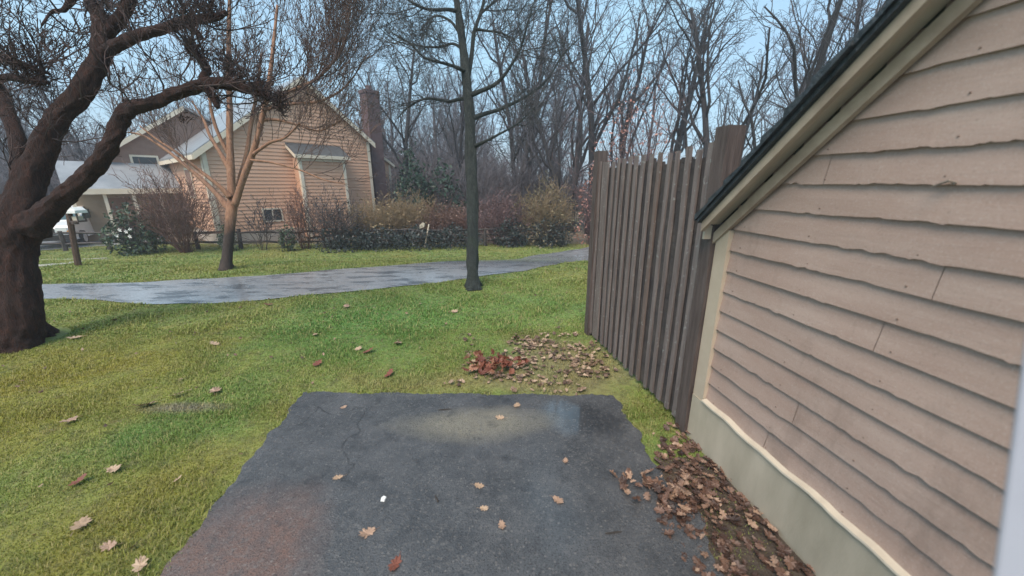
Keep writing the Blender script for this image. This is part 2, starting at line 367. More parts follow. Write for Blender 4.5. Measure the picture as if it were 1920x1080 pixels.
PADL = [G(*p)[:2] for p in ((568, 740), (540, 778), (528, 800), (508, 815), (430, 920), (310, 1080))] + [(-1.62, 0.2), (-1.7, -3)]
PADR = [G(*p)[:2] for p in ((1150, 745), (1205, 830), (1225, 880), (1275, 930), (1320, 990), (1345, 1080))] + [(0.95, 0.2), (0.98, -3)]
L1 = wobble(resample(PADL, 260), 0.010, 0.45, 3); L2 = wobble(resample(PADR, 260), 0.016, 0.4, 4)
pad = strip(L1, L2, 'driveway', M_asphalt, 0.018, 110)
strip([(1.0, -3), (1.0, 0.9), (0.80, 1.6), (0.95, 1.98)], [(2.2, -3), (1.52, 0.9), (1.36, 1.6), (1.30, 2.0)], 'soil', M_soil, 0.006, 4)
M_apron = simple('court_paving', (0.20, 0.215, 0.235), (0.28, 0.295, 0.31), 3, 0.35)
aL = [G(*p)[:2] for p in ((-80, 474), (60, 471), (200, 461), (345, 456))]; aR = [(-30, 26), (-24, 24), (-20.5, 21.6), (-16.4, 17.3)]
strip(aL, aR, 'forecourt', M_apron, 0.02, 6)
M_walk = simple('pale_concrete', (0.30, 0.28, 0.24), (0.42, 0.39, 0.33), 5, 0.6)
strip([(-20, 7.35)] + [G(*p)[:2] for p in ((84, 501), (150, 493), (205, 487))], [(-20, 7.75)] + [G(*p)[:2] for p in ((84, 497), (150, 490.5), (206, 486))], 'walkway', M_walk, 0.02, 2)
strip([(-20, 8.35)] + [G(*p)[:2] for p in ((84, 490), (150, 488), (200, 485))], [(-20, 8.7)] + [G(*p)[:2] for p in ((84, 487), (150, 486), (201, 484))], 'walkway', M_walk, 0.02, 2)

def inside(poly, x, y):
    poly = np.asarray(poly); c = np.zeros(len(x), bool); j = len(poly) - 1
    for i in range(len(poly)):
        xi, yi = poly[i]; xj, yj = poly[j]
        with np.errstate(divide='ignore', invalid='ignore'):
            c ^= ((yi > y) != (yj > y)) & (x < (xj - xi) * (y - yi) / (yj - yi) + xi)
        j = i
    return c
_me = pad.data; _k = 260; _c = np.empty(len(_me.vertices) * 3, np.float32); _me.vertices.foreach_get('co', _c); _c = _c.reshape(-1, 3)
_rn = np.random.default_rng(6); _c[::_k, 1] += 0.012 * np.sin(_c[::_k, 0] * 11) + _rn.normal(0, .006, len(_c[::_k])); _me.vertices.foreach_set('co', _c.ravel())
POLY_PAD = np.vstack([L1, L2[::-1]]); POLY_PATH = np.vstack([PN, PF[::-1]])

# ---------------------------------------------------------------- grass
def lumps(x, y):
    return 0.5 + 0.25 * np.sin(x * 5.1 + 2 * np.sin(y * 3.3)) + 0.25 * np.sin(y * 6.3 + 2.2 * np.sin(x * 4.1))
def blades(n, x0, x1, y0, y1, hmin, hmax, wid):
    x = rng.uniform(x0, x1, n); y = rng.uniform(y0, y1, n)
    d = np.hypot(x, y)
    worn = ((x - 0.45) / 0.7) ** 2 + ((y - 3.15) / 0.75) ** 2 < 1
    jit = rng.normal(0, .016, (2, n))
    k = ~inside(POLY_PAD, x + jit[0], y + jit[1]) & ~inside(POLY_PATH, x, y) & ((x < 1.30 + (2.2 - y) * 0.02) | (y > 4.15)) & (np.abs(x) < 1.7 * (y + 0.55) + 0.5)
    k &= ~(worn & (rng.random(n) < 0.55)) & ~((x > 0.75) & (y < 1.95) & (rng.random(n) < 0.78))
    k &= np.hypot(x + 5.6, y - 3.85) > 0.4
    onp = inside(POLY_PAD, x, y)[k]; x, y = x[k], y[k]; n = len(x)
    h = rng.uniform(hmin, hmax, n) * (0.30 + 1.35 * lumps(x, y) ** 1.3 * rng.random(n)); wd = wid * rng.uniform(0.6, 1.3, n)
    a = rng.uniform(0, 2 * math.pi, n); lean = rng.uniform(0.25, 1.15, n) * h
    dx, dy = np.cos(a), np.sin(a); z = gz(x, y)
    sx, sy = -dy * wd / 2, dx * wd / 2
    V = np.empty((n, 5, 3))
    V[:, 0] = np.stack([x - sx, y - sy, z], -1); V[:, 1] = np.stack([x + sx, y + sy, z], -1)
    mx_, my_ = x + dx * lean * 0.4, y + dy * lean * 0.4
    V[:, 2] = np.stack([mx_ + sx * .8, my_ + sy * .8, z + h * 0.62], -1); V[:, 3] = np.stack([mx_ - sx * .8, my_ - sy * .8, z + h * 0.62], -1)
    V[:, 4] = np.stack([x + dx * lean, y + dy * lean, z + h * 0.9], -1)
    bi = np.arange(n) * 5
    Q = np.stack([bi, bi + 1, bi + 2, bi + 3], -1); T = np.stack([bi + 3, bi + 2, bi + 4], -1)
    return V.reshape(-1, 3), Q, T, np.repeat(rng.random(n), 5)
g = MB()
for args in ((240000, -5.5, 1.3, 0.8, 2.6, 0.012, 0.036, 0.0038), (215000, -8.0, 1.3, 2.4, 4.2, 0.014, 0.038, 0.005),
             (130000, -9, 2.0, 4.0, 6.6, 0.022, 0.05, 0.009), (120000, -14, 3.5, 6.2, 10.5, 0.025, 0.055, 0.015),
             (90000, -24, 6.5, 10, 17.5, 0.03, 0.06, 0.028)):
    V, Q, T, a = blades(*args); g.add(V, Q, T, a)
tag(g.build('grass', M_grass, attr=True), kind='stuff', label='short wet winter lawn, green with yellow reflection patches painted in')

# ---------------------------------------------------------------- dead leaves
_half = [(.03, -.40), (.11, -.41), (.19, -.34), (.13, -.25), (.20, -.24), (.31, -.19), (.33, -.08), (.19, -.03), (.26, .04), (.37, .12), (.34, .23), (.20, .22), (.23, .33), (.17, .43), (.08, .43)]
LEAF = np.array([(0, -.5)] + _half + [(.01, .52)] + [(-x_ * (.9 + .2 * ((q * 7) % 5) / 5), y_ + .03 * math.sin(q * 2.3)) for q, (x_, y_) in enumerate(_half[::-1])])
NL = len(LEAF)
def leaf_v(size, curl, fold, r):
    p = LEAF * size * r.uniform(0.85, 1.15, (len(LEAF), 1)); p = np.vstack([p, [0, 0.02 * size]])
    z = curl * (p[:, 1] ** 2) / size + fold * np.abs(p[:, 0]) + r.normal(0, 0.035 * size, len(p))
    return np.column_stack([p, z - z.min() * 0.6])
LT = [(NL, i, (i + 1) % NL) for i in range(NL)]
def leafmat(name, c1, c2, c3):
    m = NT(name); at = m.n('Attribute', attribute_name='rnd')
    c = m.ramp(at.outputs['Fac'], [(0.0, c1), (0.5, c2), (1.0, c3)])
    c = m.mix(c, (0.06, 0.035, 0.025), m.ramp(m.noise(55, 4), [(0.55, 0.0), (0.75, 0.6)]))
    m.col(c); m.rough(0.5); return m.m
M_leaf = leafmat('dead_oak_leaf', (0.055, 0.030, 0.022), (0.17, 0.095, 0.066), (0.40, 0.27, 0.19))
M_leaf_pale = leafmat('pale_dead_leaf', (0.33, 0.21, 0.135), (0.38, 0.26, 0.17), (0.44, 0.32, 0.22))
M_leaf_red = leafmat('red_brown_leaf', (0.12, 0.035, 0.022), (0.20, 0.065, 0.038), (0.36, 0.19, 0.12))
def rotm(rx, ry, rz):
    cx, sx_, cy, sy_, cz, sz = math.cos(rx), math.sin(rx), math.cos(ry), math.sin(ry), math.cos(rz), math.sin(rz)
    return np.array([[cz, -sz, 0], [sz, cz, 0], [0, 0, 1]]) @ np.array([[cy, 0, sy_], [0, 1, 0], [-sy_, 0, cy]]) @ np.array([[1, 0, 0], [0, cx, -sx_], [0, sx_, cx]])
def litter(name, pts, size, mat, label, tilt=0.35, base=0.01, hi=0.03):
    b = MB()
    for x, y in pts:
        v = leaf_v(random.uniform(*size), random.uniform(-.3, .8), random.uniform(-.2, .7), rng) @ rotm(random.gauss(0, tilt), random.gauss(0, tilt), random.uniform(0, 6.28)).T
        v[:, 2] -= v[:, 2].min()
        b.add(v + np.array([x, y, float(gz(x, y)) + base + random.random() * hi]), T=LT, a=random.random())
    return tag(b.build(name, mat, attr=True), kind='stuff', label=label)
def between(n, L, Rr, f=lambda t: t):
    L = np.array(L); Rr = np.array(Rr); o = []
    for _ in range(n):
        s = random.random() * (len(L) - 1); i = int(s); s -= i; t = f(random.random())
        a = L[i] + (L[i + 1] - L[i]) * s; c = Rr[i] + (Rr[i + 1] - Rr[i]) * s; o.append(tuple(a + (c - a) * t))
    return o
dark_leaf = leafmat('wet_dark_leaf', (0.03, 0.017, 0.013), (0.085, 0.045, 0.032), (0.19, 0.11, 0.075))
wallline = [(1.85, -1.6), (1.62, -0.2), (1.47, 0.75), (1.36, 1.5), (1.27, 2.05), (1.24, 2.3)]
innerl = [(0.92, -1.6), (0.90, -0.2), (0.95, 0.75), (0.74, 1.5), (0.92, 2.0), (1.12, 2.3)]
litter('fallen_leaves', [p for p in between(520, wallline, innerl, lambda t: t ** 1.1) if p[1] < 1.6 + random.random() * .75], (0.015, 0.060), M_leaf, 'matted brown oak leaves along the foot of the clapboard wall', 0.28)
litter('fallen_leaves', [p for p in between(850, wallline, innerl, lambda t: .06 + t * .94) if p[1] < 1.75 + random.random() * .5], (0.03, 0.075), dark_leaf, 'wet dark flattened leaves under the brown leaves along the wall', 0.14, 0.006, 0.012)
litter('fallen_leaves', [(random.uniform(-6, 1.0) if random.random() < .8 else random.uniform(-12, 3), random.uniform(1.2, 9)) for _ in range(0)] or [q for q in ((random.uniform(-7, 1.6), random.uniform(1.0, 9.0)) for _ in range(420)) if not inside(POLY_PAD, np.array([q[0]]), np.array([q[1]]))[0] and not inside(POLY_PATH, np.array([q[0]]), np.array([q[1]]))[0]], (0.012, 0.04), M_leaf, 'leaf fragments half buried all over the lawn', 0.5, 0.012, 0.016)
tong = [G(random.gauss(px, 26), random.gauss(py, 9))[:2] for px, py in ((1180, 910), (1210, 925), (1250, 935), (1290, 950), (1320, 965)) for _ in range(13)]
litter('fallen_leaves', tong, (0.035, 0.075), M_leaf, 'tongue of brown leaves spilling onto the asphalt', 0.4, 0.02)
scat = []
cl_ = [(random.gauss(0.28, 0.42), random.gauss(3.30, 0.46)) for _ in range(60)]
while len(scat) < 620:
    q_ = random.choice(cl_); x, y = random.gauss(q_[0], 0.10), random.gauss(q_[1], 0.06)
    if 2.74 < y < 4.4 and x < 1.12 - (y - 2.7) * .16 and x > -0.55: scat.append((x, y))
litter('fallen_leaves', scat, (0.016, 0.072), leafmat('tan_leaf', (0.07, 0.042, 0.03), (0.20, 0.13, 0.085), (0.46, 0.34, 0.24)), 'scatter of tan leaves on worn grass by the board screen', 0.16, 0.012, 0.012)
red = [(random.gauss(-0.17, 0.13), random.gauss(3.17, 0.08)) for _ in range(60)]
litter('leaf_pile', red, (0.06, 0.10), M_leaf_red, 'small heap of red brown leaves at the edge of the asphalt', 0.7, 0.02, 0.07)

var = []
for k, (mm, sz) in enumerate(((M_leaf_pale, 0.085), (M_leaf, 0.08), (M_leaf_red, 0.085), (M_leaf_pale, 0.07))):
    v = leaf_v(sz, 0.7, 0.25, rng); v[:, 2] -= v[:, 2].min()
    st = np.array([(0, -0.49 * sz, 0.004), (0.01 * sz, -0.65 * sz, 0.006), (0.05 * sz, -0.8 * sz, 0.004)])
    b = MB().add(v, T=LT, a=[0.5, 0.9, 0.4, 0.8][k]); b.tube(st, 0.0012, 4, a=0.5)
    o = b.build('fallen_leaf', mm, attr=True); var.append(o)
LV = [  # pixel, variant, scale, label
    (635, 901, 0, 0.9, 'pale tan oak leaf flat on the asphalt, on the left above the white chip'), (898, 918, 0, 0.95, 'orange tan oak leaf lying alone in the middle of the asphalt'),
    (969, 766, 0, 1.2, 'pale leaf on the asphalt nearest its far grass edge'), (938, 788, 3, 1.3, 'pale leaf just in front of the leaf at the far asphalt edge'),
    (1046, 944, 1, 1.1, 'brown leaf on the asphalt left of the leaf tongue'), (907, 960, 3, 0.9, 'faint tan leaf below the lone orange leaf on the asphalt'),
    (941, 991, 1, 0.9, 'crumpled dark leaf near the small black twig on asphalt'), (690, 1006, 1, 1.3, 'reddish brown leaf pressed flat on the near asphalt'),
    (742, 1066, 2, 1.2, 'red brown leaf at the bottom edge of the picture on asphalt'), (645, 769, 1, 0.8, 'small dull leaf on the far left corner of the asphalt'),
    (1060, 869, 1, 0.8, 'small brown leaf on the damp asphalt below the puddle'),
    (154, 992, 0, 1.5, 'large curled tan leaf on the reflection tinted grass at the left'), (208, 1031, 1, 1.1, 'brown leaf sunk in the grass below the large tan leaf'),
    (216, 886, 3, 1.5, 'pale leaf on the grass above the large curled leaf'), (266, 1070, 3, 1.4, 'pale leaf on grass at the very bottom left'),
    (142, 637, 3, 2.2, 'whitish leaf clump on the grass right of the old trunk'), (404, 649, 3, 1.9, 'whitish leaf on the lawn in front of the path, left half'),
    (216, 604, 3, 1.7, 'small pale leaf close to the path by the old trunk'), (596, 686, 2, 1.6, 'dark red curled leaf alone on the bright green grass'),
    (592, 631, 3, 1.5, 'pale leaf above the dark red leaf on the green grass'), (692, 662, 2, 1.8, 'rust coloured leaf on the lawn left of the scatter'),
    (672, 658, 3, 1.4, 'tan leaf touching the rust coloured leaf on the lawn'), (730, 706, 2, 1.7, 'dark brown arched leaf at the far asphalt edge'),
    (746, 648, 1, 2.0, 'greyish leaf lying on the lawn beyond the rust leaf'), (852, 587, 3, 1.8, 'white flattened leaf on the lawn in front of the mossy tree'),
    (334, 745, 3, 1.8, 'pale leaf at the end of the grey bare streak in the lawn'), (272, 766, 1, 2.2, 'grey brown leaf in the bare streak of the lawn'),
    (132, 794, 1, 1.6, 'brown leaf on the reflection tinted grass below the old trunk'), (405, 738, 1, 1.8, 'brown leaf on the green lawn right of the bare streak'),
    (503, 574, 2, 1.7, 'dark upright leaf at the lawn edge of the path'), (650, 578, 1, 1.9, 'brown leaf on the lawn just this side of the path'),
    (335, 905, 3, 0.9, 'small pale leaf on the grass left of the asphalt'), (150, 910, 2, 1.3, 'dark brown leaf on grass left of the pale leaf')]
for k, (px, py, v, s_, lab) in enumerate(LV):
    x, y, z = G(px, py)
    o = var[v].copy(); col.objects.link(o)
    on = bool(inside(POLY_PAD, np.array([x]), np.array([y]))[0])
    o.location = (x, y, z + (0.019 if on else 0.024)); o.scale = (s_ * .78, s_ * .78, s_ * .5)
    o.rotation_euler = (random.gauss(0, 0.06 if on else 0.2), random.gauss(0, 0.06 if on else 0.2), random.uniform(0, 6.28))
    tag(o, lab, 'leaf', 'fallen leaves lying singly')
for o in var: bpy.data.objects.remove(o)
M_chip = simple('white_chip', (0.75, 0.75, 0.72), (0.82, 0.82, 0.8), 30, 0.5)
x, y, z = G(720, 942)
b = MB(); v = np.array([(-.012, -.016, 0), (.010, -.018, 0), (.014, .012, 0), (-.004, .02, 0), (-.016, .006, 0)])
b.add(np.vstack([v, v * (0.8, 0.8, 1) + (0, 0, .007)]), [(i, (i + 1) % 5, 5 + (i + 1) % 5, 5 + i) for i in range(5)], [(5, 6, 7), (5, 7, 8), (5, 8, 9)])
o = b.build('stone_chip', M_chip); o.location = (x, y, z + .019); tag(o, 'small white stone chip on the dark asphalt', 'stone')
M_stick = simple('black_twig', (0.02, 0.018, 0.016), (0.06, 0.045, 0.035), 30, 0.8)
for px, py, L_, lab in ((835, 773, 0.11, 'thin straight twig on the asphalt near its far edge'), (819, 942, 0.05, 'small black curved twig on the asphalt right of the white chip'), (1150, 1006, 0.09, 'black twig on the asphalt in front of the leaf tongue')):
    x, y, z = G(px, py); t = np.linspace(-.5, .5, 6)
    k = 0.5 if L_ < 0.06 else 0.08
    o = MB().tube(np.stack([t * L_ * (0.5 if k > .3 else 1), np.sin(t * 3) * L_ * k, np.full(6, .004)], -1), [0.002, .004, .004, .0035, .003, .001], 5).build('twig', M_stick)
    o.location = (x, y, z + .019); o.rotation_euler.z = 0.9 if k > .3 else -0.05; tag(o, lab, 'twig', 'twigs on the asphalt')

# ---------------------------------------------------------------- near clapboard house
K = (0.745 * H, 1.29 * H); UA = math.atan2(-0.9894, 0.1454)
hs_ = empty('clapboard_house', (K[0], K[1], 0), UA, 'taupe clapboard gable wall with putty trim rising close at the right', 'house')
SEND, ROW, Z0, SL = 4.6, 0.1228, 0.349, 0.89
RI = 1.428                                     # height of the rake line at the corner
ridge_s = 2.9
def rz(s): return RI + SL * min(s, 2 * ridge_s - s if s > ridge_s else s)
b = MB(); b2 = MB()
lapn = 240
r_ = np.random.default_rng(3)
for k in range(26):
    z0 = Z0 + k * ROW; z1 = z0 + ROW + 0.012
    s0 = max(0.075, (z0 - RI - 0.02) / SL)
    s1 = min(SEND, 2 * ridge_s - (z0 - RI - 0.02) / SL)
    if s1 - s0 < 0.1: break
    jn = [q_ for q_ in (0.55 + (k * 0.71) % 1.3, 2.2 + (k * 0.53) % 1.2) if s0 + .15 < q_ < s1 - .15] if k % 3 != 1 else []
    ends = [s0] + jn + [s1]; S0, S1 = s0, s1
    for bi_ in range(len(ends) - 1):
        s0, s1 = ends[bi_] + (.0012 if bi_ else 0), ends[bi_ + 1] - (.0012 if bi_ < len(ends) - 2 else 0)
        n = max(30, int((s1 - s0) / 0.012)); n = min(n, 330)
        s = np.linspace(s0, s1, n)
        fz = np.cumsum(r_.normal(0, 1, n)); fz -= np.linspace(fz[0], fz[-1], n)
        kern = np.ones(9) / 9; fz = np.convolve(fz, kern, 'same'); fz = fz / (np.abs(fz).max() + 1e-6)
        wob = 0.0016 * np.sin(s * 3.0 + k * 1.7) + 0.0034 * fz + np.convolve(r_.normal(0, 0.0042, n), np.ones(3) / 3, 'same') * (np.convolve(r_.random(n), np.ones(25) / 25, 'same') > .5)
        for _ in range(int(r_.integers(2, 5))):
            q0 = r_.uniform(s0, s1); wob = wob + r_.normal(0, .0035) * np.exp(-((s - q0) / r_.uniform(.015, .05)) ** 2)
        gap = 0.0018 * np.sin(s * 7 + k)
        lo = np.stack([s, -0.0175 + gap, z0 + wob], -1); up = np.stack([s, np.full(n, -0.001), np.full(n, z1)], -1)
        bk = np.stack([s, np.full(n, 0.004), z0 + wob + 0.002], -1)
        md = lo * 0.5 + up * 0.5; md[:, 1] += 0.0012 * np.sin(s * 2.3 + k)
        i = np.arange(n - 1)
        b.add(np.vstack([bk, lo, md, up]), np.vstack([np.stack([i + a * n, i + 1 + a * n, i + 1 + (a + 1) * n, i + (a + 1) * n], -1) for a in range(3)]))
_nq = sum(len(q) for q in b.q)
nh = b; r9 = np.random.default_rng(15)
for k in range(26):
    z_ = Z0 + k * ROW + 0.022
    for s_ in np.arange(0.16, SEND, 0.40):
        if s_ < max(0.12, (z_ - RI + .06) / SL): continue
        a_, b_ = s_ + r9.normal(0, .008), z_ + r9.normal(0, .003)
        nh.tube([(a_, -.010, b_), (a_, -.0166, b_)], .0032, 6)
_so = b.build('siding', M_clap, hs_); _so.data.materials.append(simple('nail_head', (0.13, 0.09, 0.07), (0.24, 0.17, 0.13), 60, .6))
_mi = np.zeros(len(_so.data.polygons), np.int32); _mi[_nq:] = 1; _so.data.polygons.foreach_set('material_index', _mi)
wall = MB()
prof = [(0.02, 0.0), (SEND, 0.0), (SEND, rz(SEND)), (ridge_s, rz(ridge_s)), (0.02, RI)]
wall.prism(prof, 'y', 0.004, 0.14)
wall.box(0.0, 0.14, 0.145, 4.5, 0.0, RI - 0.02)
wall.build('wall', M_clap, hs_)
sk = MB(); sk.box(-0.022, SEND, -0.038, 0.003, -0.04, Z0 - 0.012); sk.build('skirt_board', M_skirt, hs_)
n = 160; s = np.linspace(0.083, SEND, n); wv = 0.004 * np.sin(s * 9) + 0.0035 * np.sin(s * 23 + 1) + np.random.default_rng(8).normal(0, 0.0008, n)
dc = MB(); V = np.concatenate([np.stack([s, np.full(n, y_), z_ + wv], -1) for y_, z_ in ((-0.002, Z0 + .012), (-0.048, Z0 + .004), (-0.050, Z0 - .005), (-0.037, Z0 - .009))])
i = np.arange(n - 1); dc.add(V, np.vstack([np.stack([i + a * n, i + 1 + a * n, i + 1 + (a + 1) * n, i + (a + 1) * n], -1) for a in range(3)])); dc.build('drip_cap', M_cream, hs_)
cb = MB(); cb.box(-0.024, 0.076, -0.034, 0.002, Z0 - 0.010, RI + .02); cb.box(-0.026, -0.002, 0.003, 0.10, -0.04, RI); cb.build('corner_board', M_trim, hs_)
def slope_board(y0, y1, zlo, zhi, sa, sb):
    b = MB(); b.prism([(sa, RI + zlo + SL * sa), (sb, RI + zlo + SL * sb), (sb, RI + zhi + SL * sb), (sa, RI + zhi + SL * sa)], 'y', y0, y1)
    sc_, sd_ = 2 * ridge_s - sb, 2 * ridge_s - sa
    return b
slope_board(-0.050, -0.024, -0.042, 0.024, -0.055, ridge_s).build('frieze_board', M_rake, hs_)
slope_board(-0.115, -0.024, 0.066, 0.078, -0.025, ridge_s).build('soffit', M_trim, hs_)
slope_board(-0.140, -0.116, 0.030, 0.085, -0.03, ridge_s).build('rake_board', M_rake, hs_)
rt = MB()
rt.prism([(-0.04, RI + .088 - SL * .04), (ridge_s, RI + .088 + SL * ridge_s), (ridge_s, RI + .112 + SL * ridge_s), (-0.04, RI + .112 - SL * .04)], 'y', -0.165, 4.5)
for k in range(30):                       # shingle butts stepping up the slope
    sa = -0.055 + k * 0.105
    jr = (k * 7919 % 13) / 13
    rt.prism([(sa, RI + .113 + SL * sa), (sa + .13, RI + .113 + SL * (sa + .13)), (sa + .13, RI + .128 + SL * (sa + .13)), (sa, RI + .150 + .012 * jr + SL * sa)], 'y', -0.176 - 0.014 * jr, 4.5)
rt.prism([(ridge_s, RI + .088 + SL * ridge_s), (2 * ridge_s + .2, RI + .088 - SL * .2), (2 * ridge_s + .2, RI + .125 - SL * .2), (ridge_s, RI + .125 + SL * ridge_s)], 'y', -0.150, 4.5)
rt.build('roof', M_shingle, hs_)
ev = MB(); ev.box(-0.058, -0.040, -0.104, 4.4, RI - 0.045, RI + 0.035); ev.box(-0.039, -0.028, -0.02, 4.4, RI - 0.040, RI - 0.025); ev.build('eave_board', M_trim, hs_)
nl = MB(); nl.tube([(1.0, -0.018, 1.706), (0.99, -0.032, 1.712), (0.955, -0.036, 1.695)], [0.006, 0.005, 0.003], 6); nl.build('nail', simple('rusty_nail', (0.16, 0.12, 0.09), (0.3, 0.26, 0.22), 40, 0.6), hs_)

# ---------------------------------------------------------------- board screen beside the house
fa = math.atan2(4.01 - 2.25, 0.91 - 1.235); FL = math.hypot(4.01 - 2.25, 0.91 - 1.235)
fs = empty('board_screen', (1.235, 2.25, 0), fa, 'weathered grey brown board fence panel standing between the lawn and the clapboard house', 'fence')
fb = MB(); r_ = np.random.default_rng(21); s = 0.10; k = 0
def board(mb, s0, w_, y0, th, z0, z1, a, r):
    n = 14; zz = np.linspace(z0, z1, n); V = []
    bow = r.normal(0, 0.006); tw = r.normal(0, 0.004)
    for z in zz:
        t = (z - z0) / (z1 - z0); o = bow * math.sin(t * 3.1) + tw * t + r.normal(0, 0.0012); e = r.normal(0, 0.0016, 2)
        V += [(s0 + o + e[0], y0, z), (s0 + w_ + o + e[1], y0, z), (s0 + w_ + o + e[1], y0 + th, z), (s0 + o + e[0], y0 + th, z)]
    Q = [(j * 4 + q, j * 4 + (q + 1) % 4, (j + 1) * 4 + (q + 1) % 4, (j + 1) * 4 + q) for j in range(n - 1) for q in range(4)] + [(0, 3, 2, 1), (4 * n - 4, 4 * n - 3, 4 * n - 2, 4 * n - 1)]
    mb.add(V, Q, a=a)
top = lambda s: 1.925
while s < FL - 0.03:
    w_ = r_.uniform(0.036, 0.048)
    if k == 13: w_ = 0.13
    board(fb, s, w_, 0.0 + r_.normal(0, .003), 0.015, 0.03 + r_.uniform(0, .03), top(s) + r_.normal(0, .011), r_.random() * (1.0 if k in (13, 5) else 0.55), r_)
    s += w_ + r_.uniform(0.058, 0.074); k += 1
bk = MB(); s = 0.08
while s < FL - 0.04:
    w_ = r_.uniform(0.09, 0.12); board(bk, s, w_, -0.026, 0.022, 0.05, top(s) - 0.05 + r_.normal(0, .015), r_.random() * .4, r_); s += w_ + 0.004
fb.build('boards', M_fence, fs, attr=True); bk.build('gap_shade_backing', M_rail, fs)  # dark wood on the backing paints the shade in the gaps
def post(s0, w_, h, y0, y1):
    b = MB(); n = 12; V = []; r = np.random.default_rng(int(h * 100))
    for z in np.linspace(-0.1, h, n):
        e = r.normal(0, .004, 4); V += [(s0 + e[0], y0, z), (s0 + w_ + e[1], y0 + e[2], z), (s0 + w_ + e[1], y1, z), (s0 + e[0], y1 + e[3], z)]
    b.add(V, [(j * 4 + q, j * 4 + (q + 1) % 4, (j + 1) * 4 + (q + 1) % 4, (j + 1) * 4 + q) for j in range(n - 1) for q in range(4)] + [(4 * n - 4, 4 * n - 3, 4 * n - 2, 4 * n - 1)]); return b
post(-0.03, 0.10, 2.02, -0.075, 0.035).build('post', M_post, fs)
post(FL - 0.02, 0.10, 2.03, -0.07, 0.035).build('post', M_post, fs)
for z in (0.35, 1.5):
    MB().box(0.09, FL - 0.025, -0.105, -0.069, z, z + .085).build('rail', M_post, fs)

# ---------------------------------------------------------------- window casing at the very edge of the view
p0 = P(1925, 560, 0.42); p1 = P(1846, 1130, 0.36)
M_white = simple('white_window_paint', (0.34, 0.34, 0.38), (0.38, 0.38, 0.42), 6, 0.4)
d = p1 - p0; ex = np.array([0.12, 0.01, 0.0]); ey = np.array([0.02, -0.1, 0.0])
wf = MB(); q0 = p0 - d * 0.25; q1 = p1 + d * 0.12
V = [q0, q0 + ex, q0 + ex + ey, q0 + ey, q1, q1 + ex, q1 + ex + ey, q1 + ey]
wf.add(V, [(0, 3, 2, 1), (4, 5, 6, 7), (0, 1, 5, 4), (1, 2, 6, 5), (2, 3, 7, 6), (3, 0, 4, 7)])
wf.add([v + ey * 0.4 + ex * 0.55 for v in V], [(0, 3, 2, 1), (4, 5, 6, 7), (0, 1, 5, 4), (1, 2, 6, 5), (2, 3, 7, 6), (3, 0, 4, 7)])
o = wf.build('window_casing', M_white); mod = o.modifiers.new('bevel', 'BEVEL'); mod.width = 0.006; mod.segments = 3
tag(o, 'white painted window casing, out of focus, at the right edge close to the viewer', 'window frame')

# ---------------------------------------------------------------- trees: growth
def nrm(v): return v / (np.linalg.norm(v) + 1e-9)
def perp_dir(d, ang, az):
    a = nrm(np.cross(d, (0.3, 0.9, 0.2) if abs(d[2]) > .8 else (0, 0, 1.0))); b_ = np.cross(d, a)
    return nrm(d * math.cos(ang) + (a * math.cos(az) + b_ * math.sin(az)) * math.sin(ang))
class Grow:
    def __init__(s, cfg, seed): s.c = cfg; s.r = np.random.default_rng(seed); s.trunk = MB(); s.crown = MB()
    def branch(s, p, d, L, r, lev):
        c = s.c; n = c['seg'][lev]; st = L / n; pts = [np.array(p, float)]; d = np.array(d, float)
        for i in range(n):
            d = nrm(d + s.r.normal(0, c['wob'][lev], 3) + np.array([0, 0, c['up'][lev]])); pts.append(pts[-1] + d * st)
        s.emit(np.array(pts), np.linspace(r, max(r * c['tap'][lev], c['rmin']), n + 1), lev, L)
    def emit(s, pts, rad, lev, L, t0=None, kids=None):
        c = s.c
        (s.trunk if lev <= c['tl'] else s.crown).tube(pts, rad, c['k'][lev], cap=lev <= 1)
        if lev + 1 >= len(c['seg']): return
        nk = kids if kids is not None else c['n'][lev]
        nk = int(nk + s.r.random()); t0 = c['t0'][lev] if t0 is None else t0
        n = len(pts) - 1; az = s.r.uniform(0, 6.28)
        for j in range(nk):
            t = t0 + (1 - t0) * (j + s.r.random()) / nk; x = min(t * n, n - 1e-3); i = int(x); f = x - i
            p = pts[i] + (pts[i + 1] - pts[i]) * f; d = nrm(pts[i + 1] - pts[i]); rr = rad[i] + (rad[i + 1] - rad[i]) * f
            az += 2.4 + s.r.normal(0, .5)
            dd = perp_dir(d, c['ang'][lev] * s.r.uniform(.75, 1.25), az)
            l2 = L * c['lr'][lev] * (1.15 - 0.6 * t) * s.r.uniform(.7, 1.25)
            s.branch(p, dd, l2, max(c['rmin'], min(rr * .8, rr * c['rr'][lev] * s.r.uniform(.8, 1.2))), lev + 1)
def root_flare(b, x, y, z, r, k=7, seed=0):
    rr = np.random.default_rng(seed)
    for j in range(k):
        a = j * 6.28 / k + rr.uniform(-.3, .3); c_, s_ = math.cos(a), math.sin(a); e = r * rr.uniform(1.25, 1.6)
        b.tube([(x + c_ * r * .35, y + s_ * r * .35, z + r * 1.3), (x + c_ * r * .75, y + s_ * r * .75, z + r * .45), (x + c_ * e, y + s_ * e, z - .03)], [r * .5, r * .42, r * .2], 6)

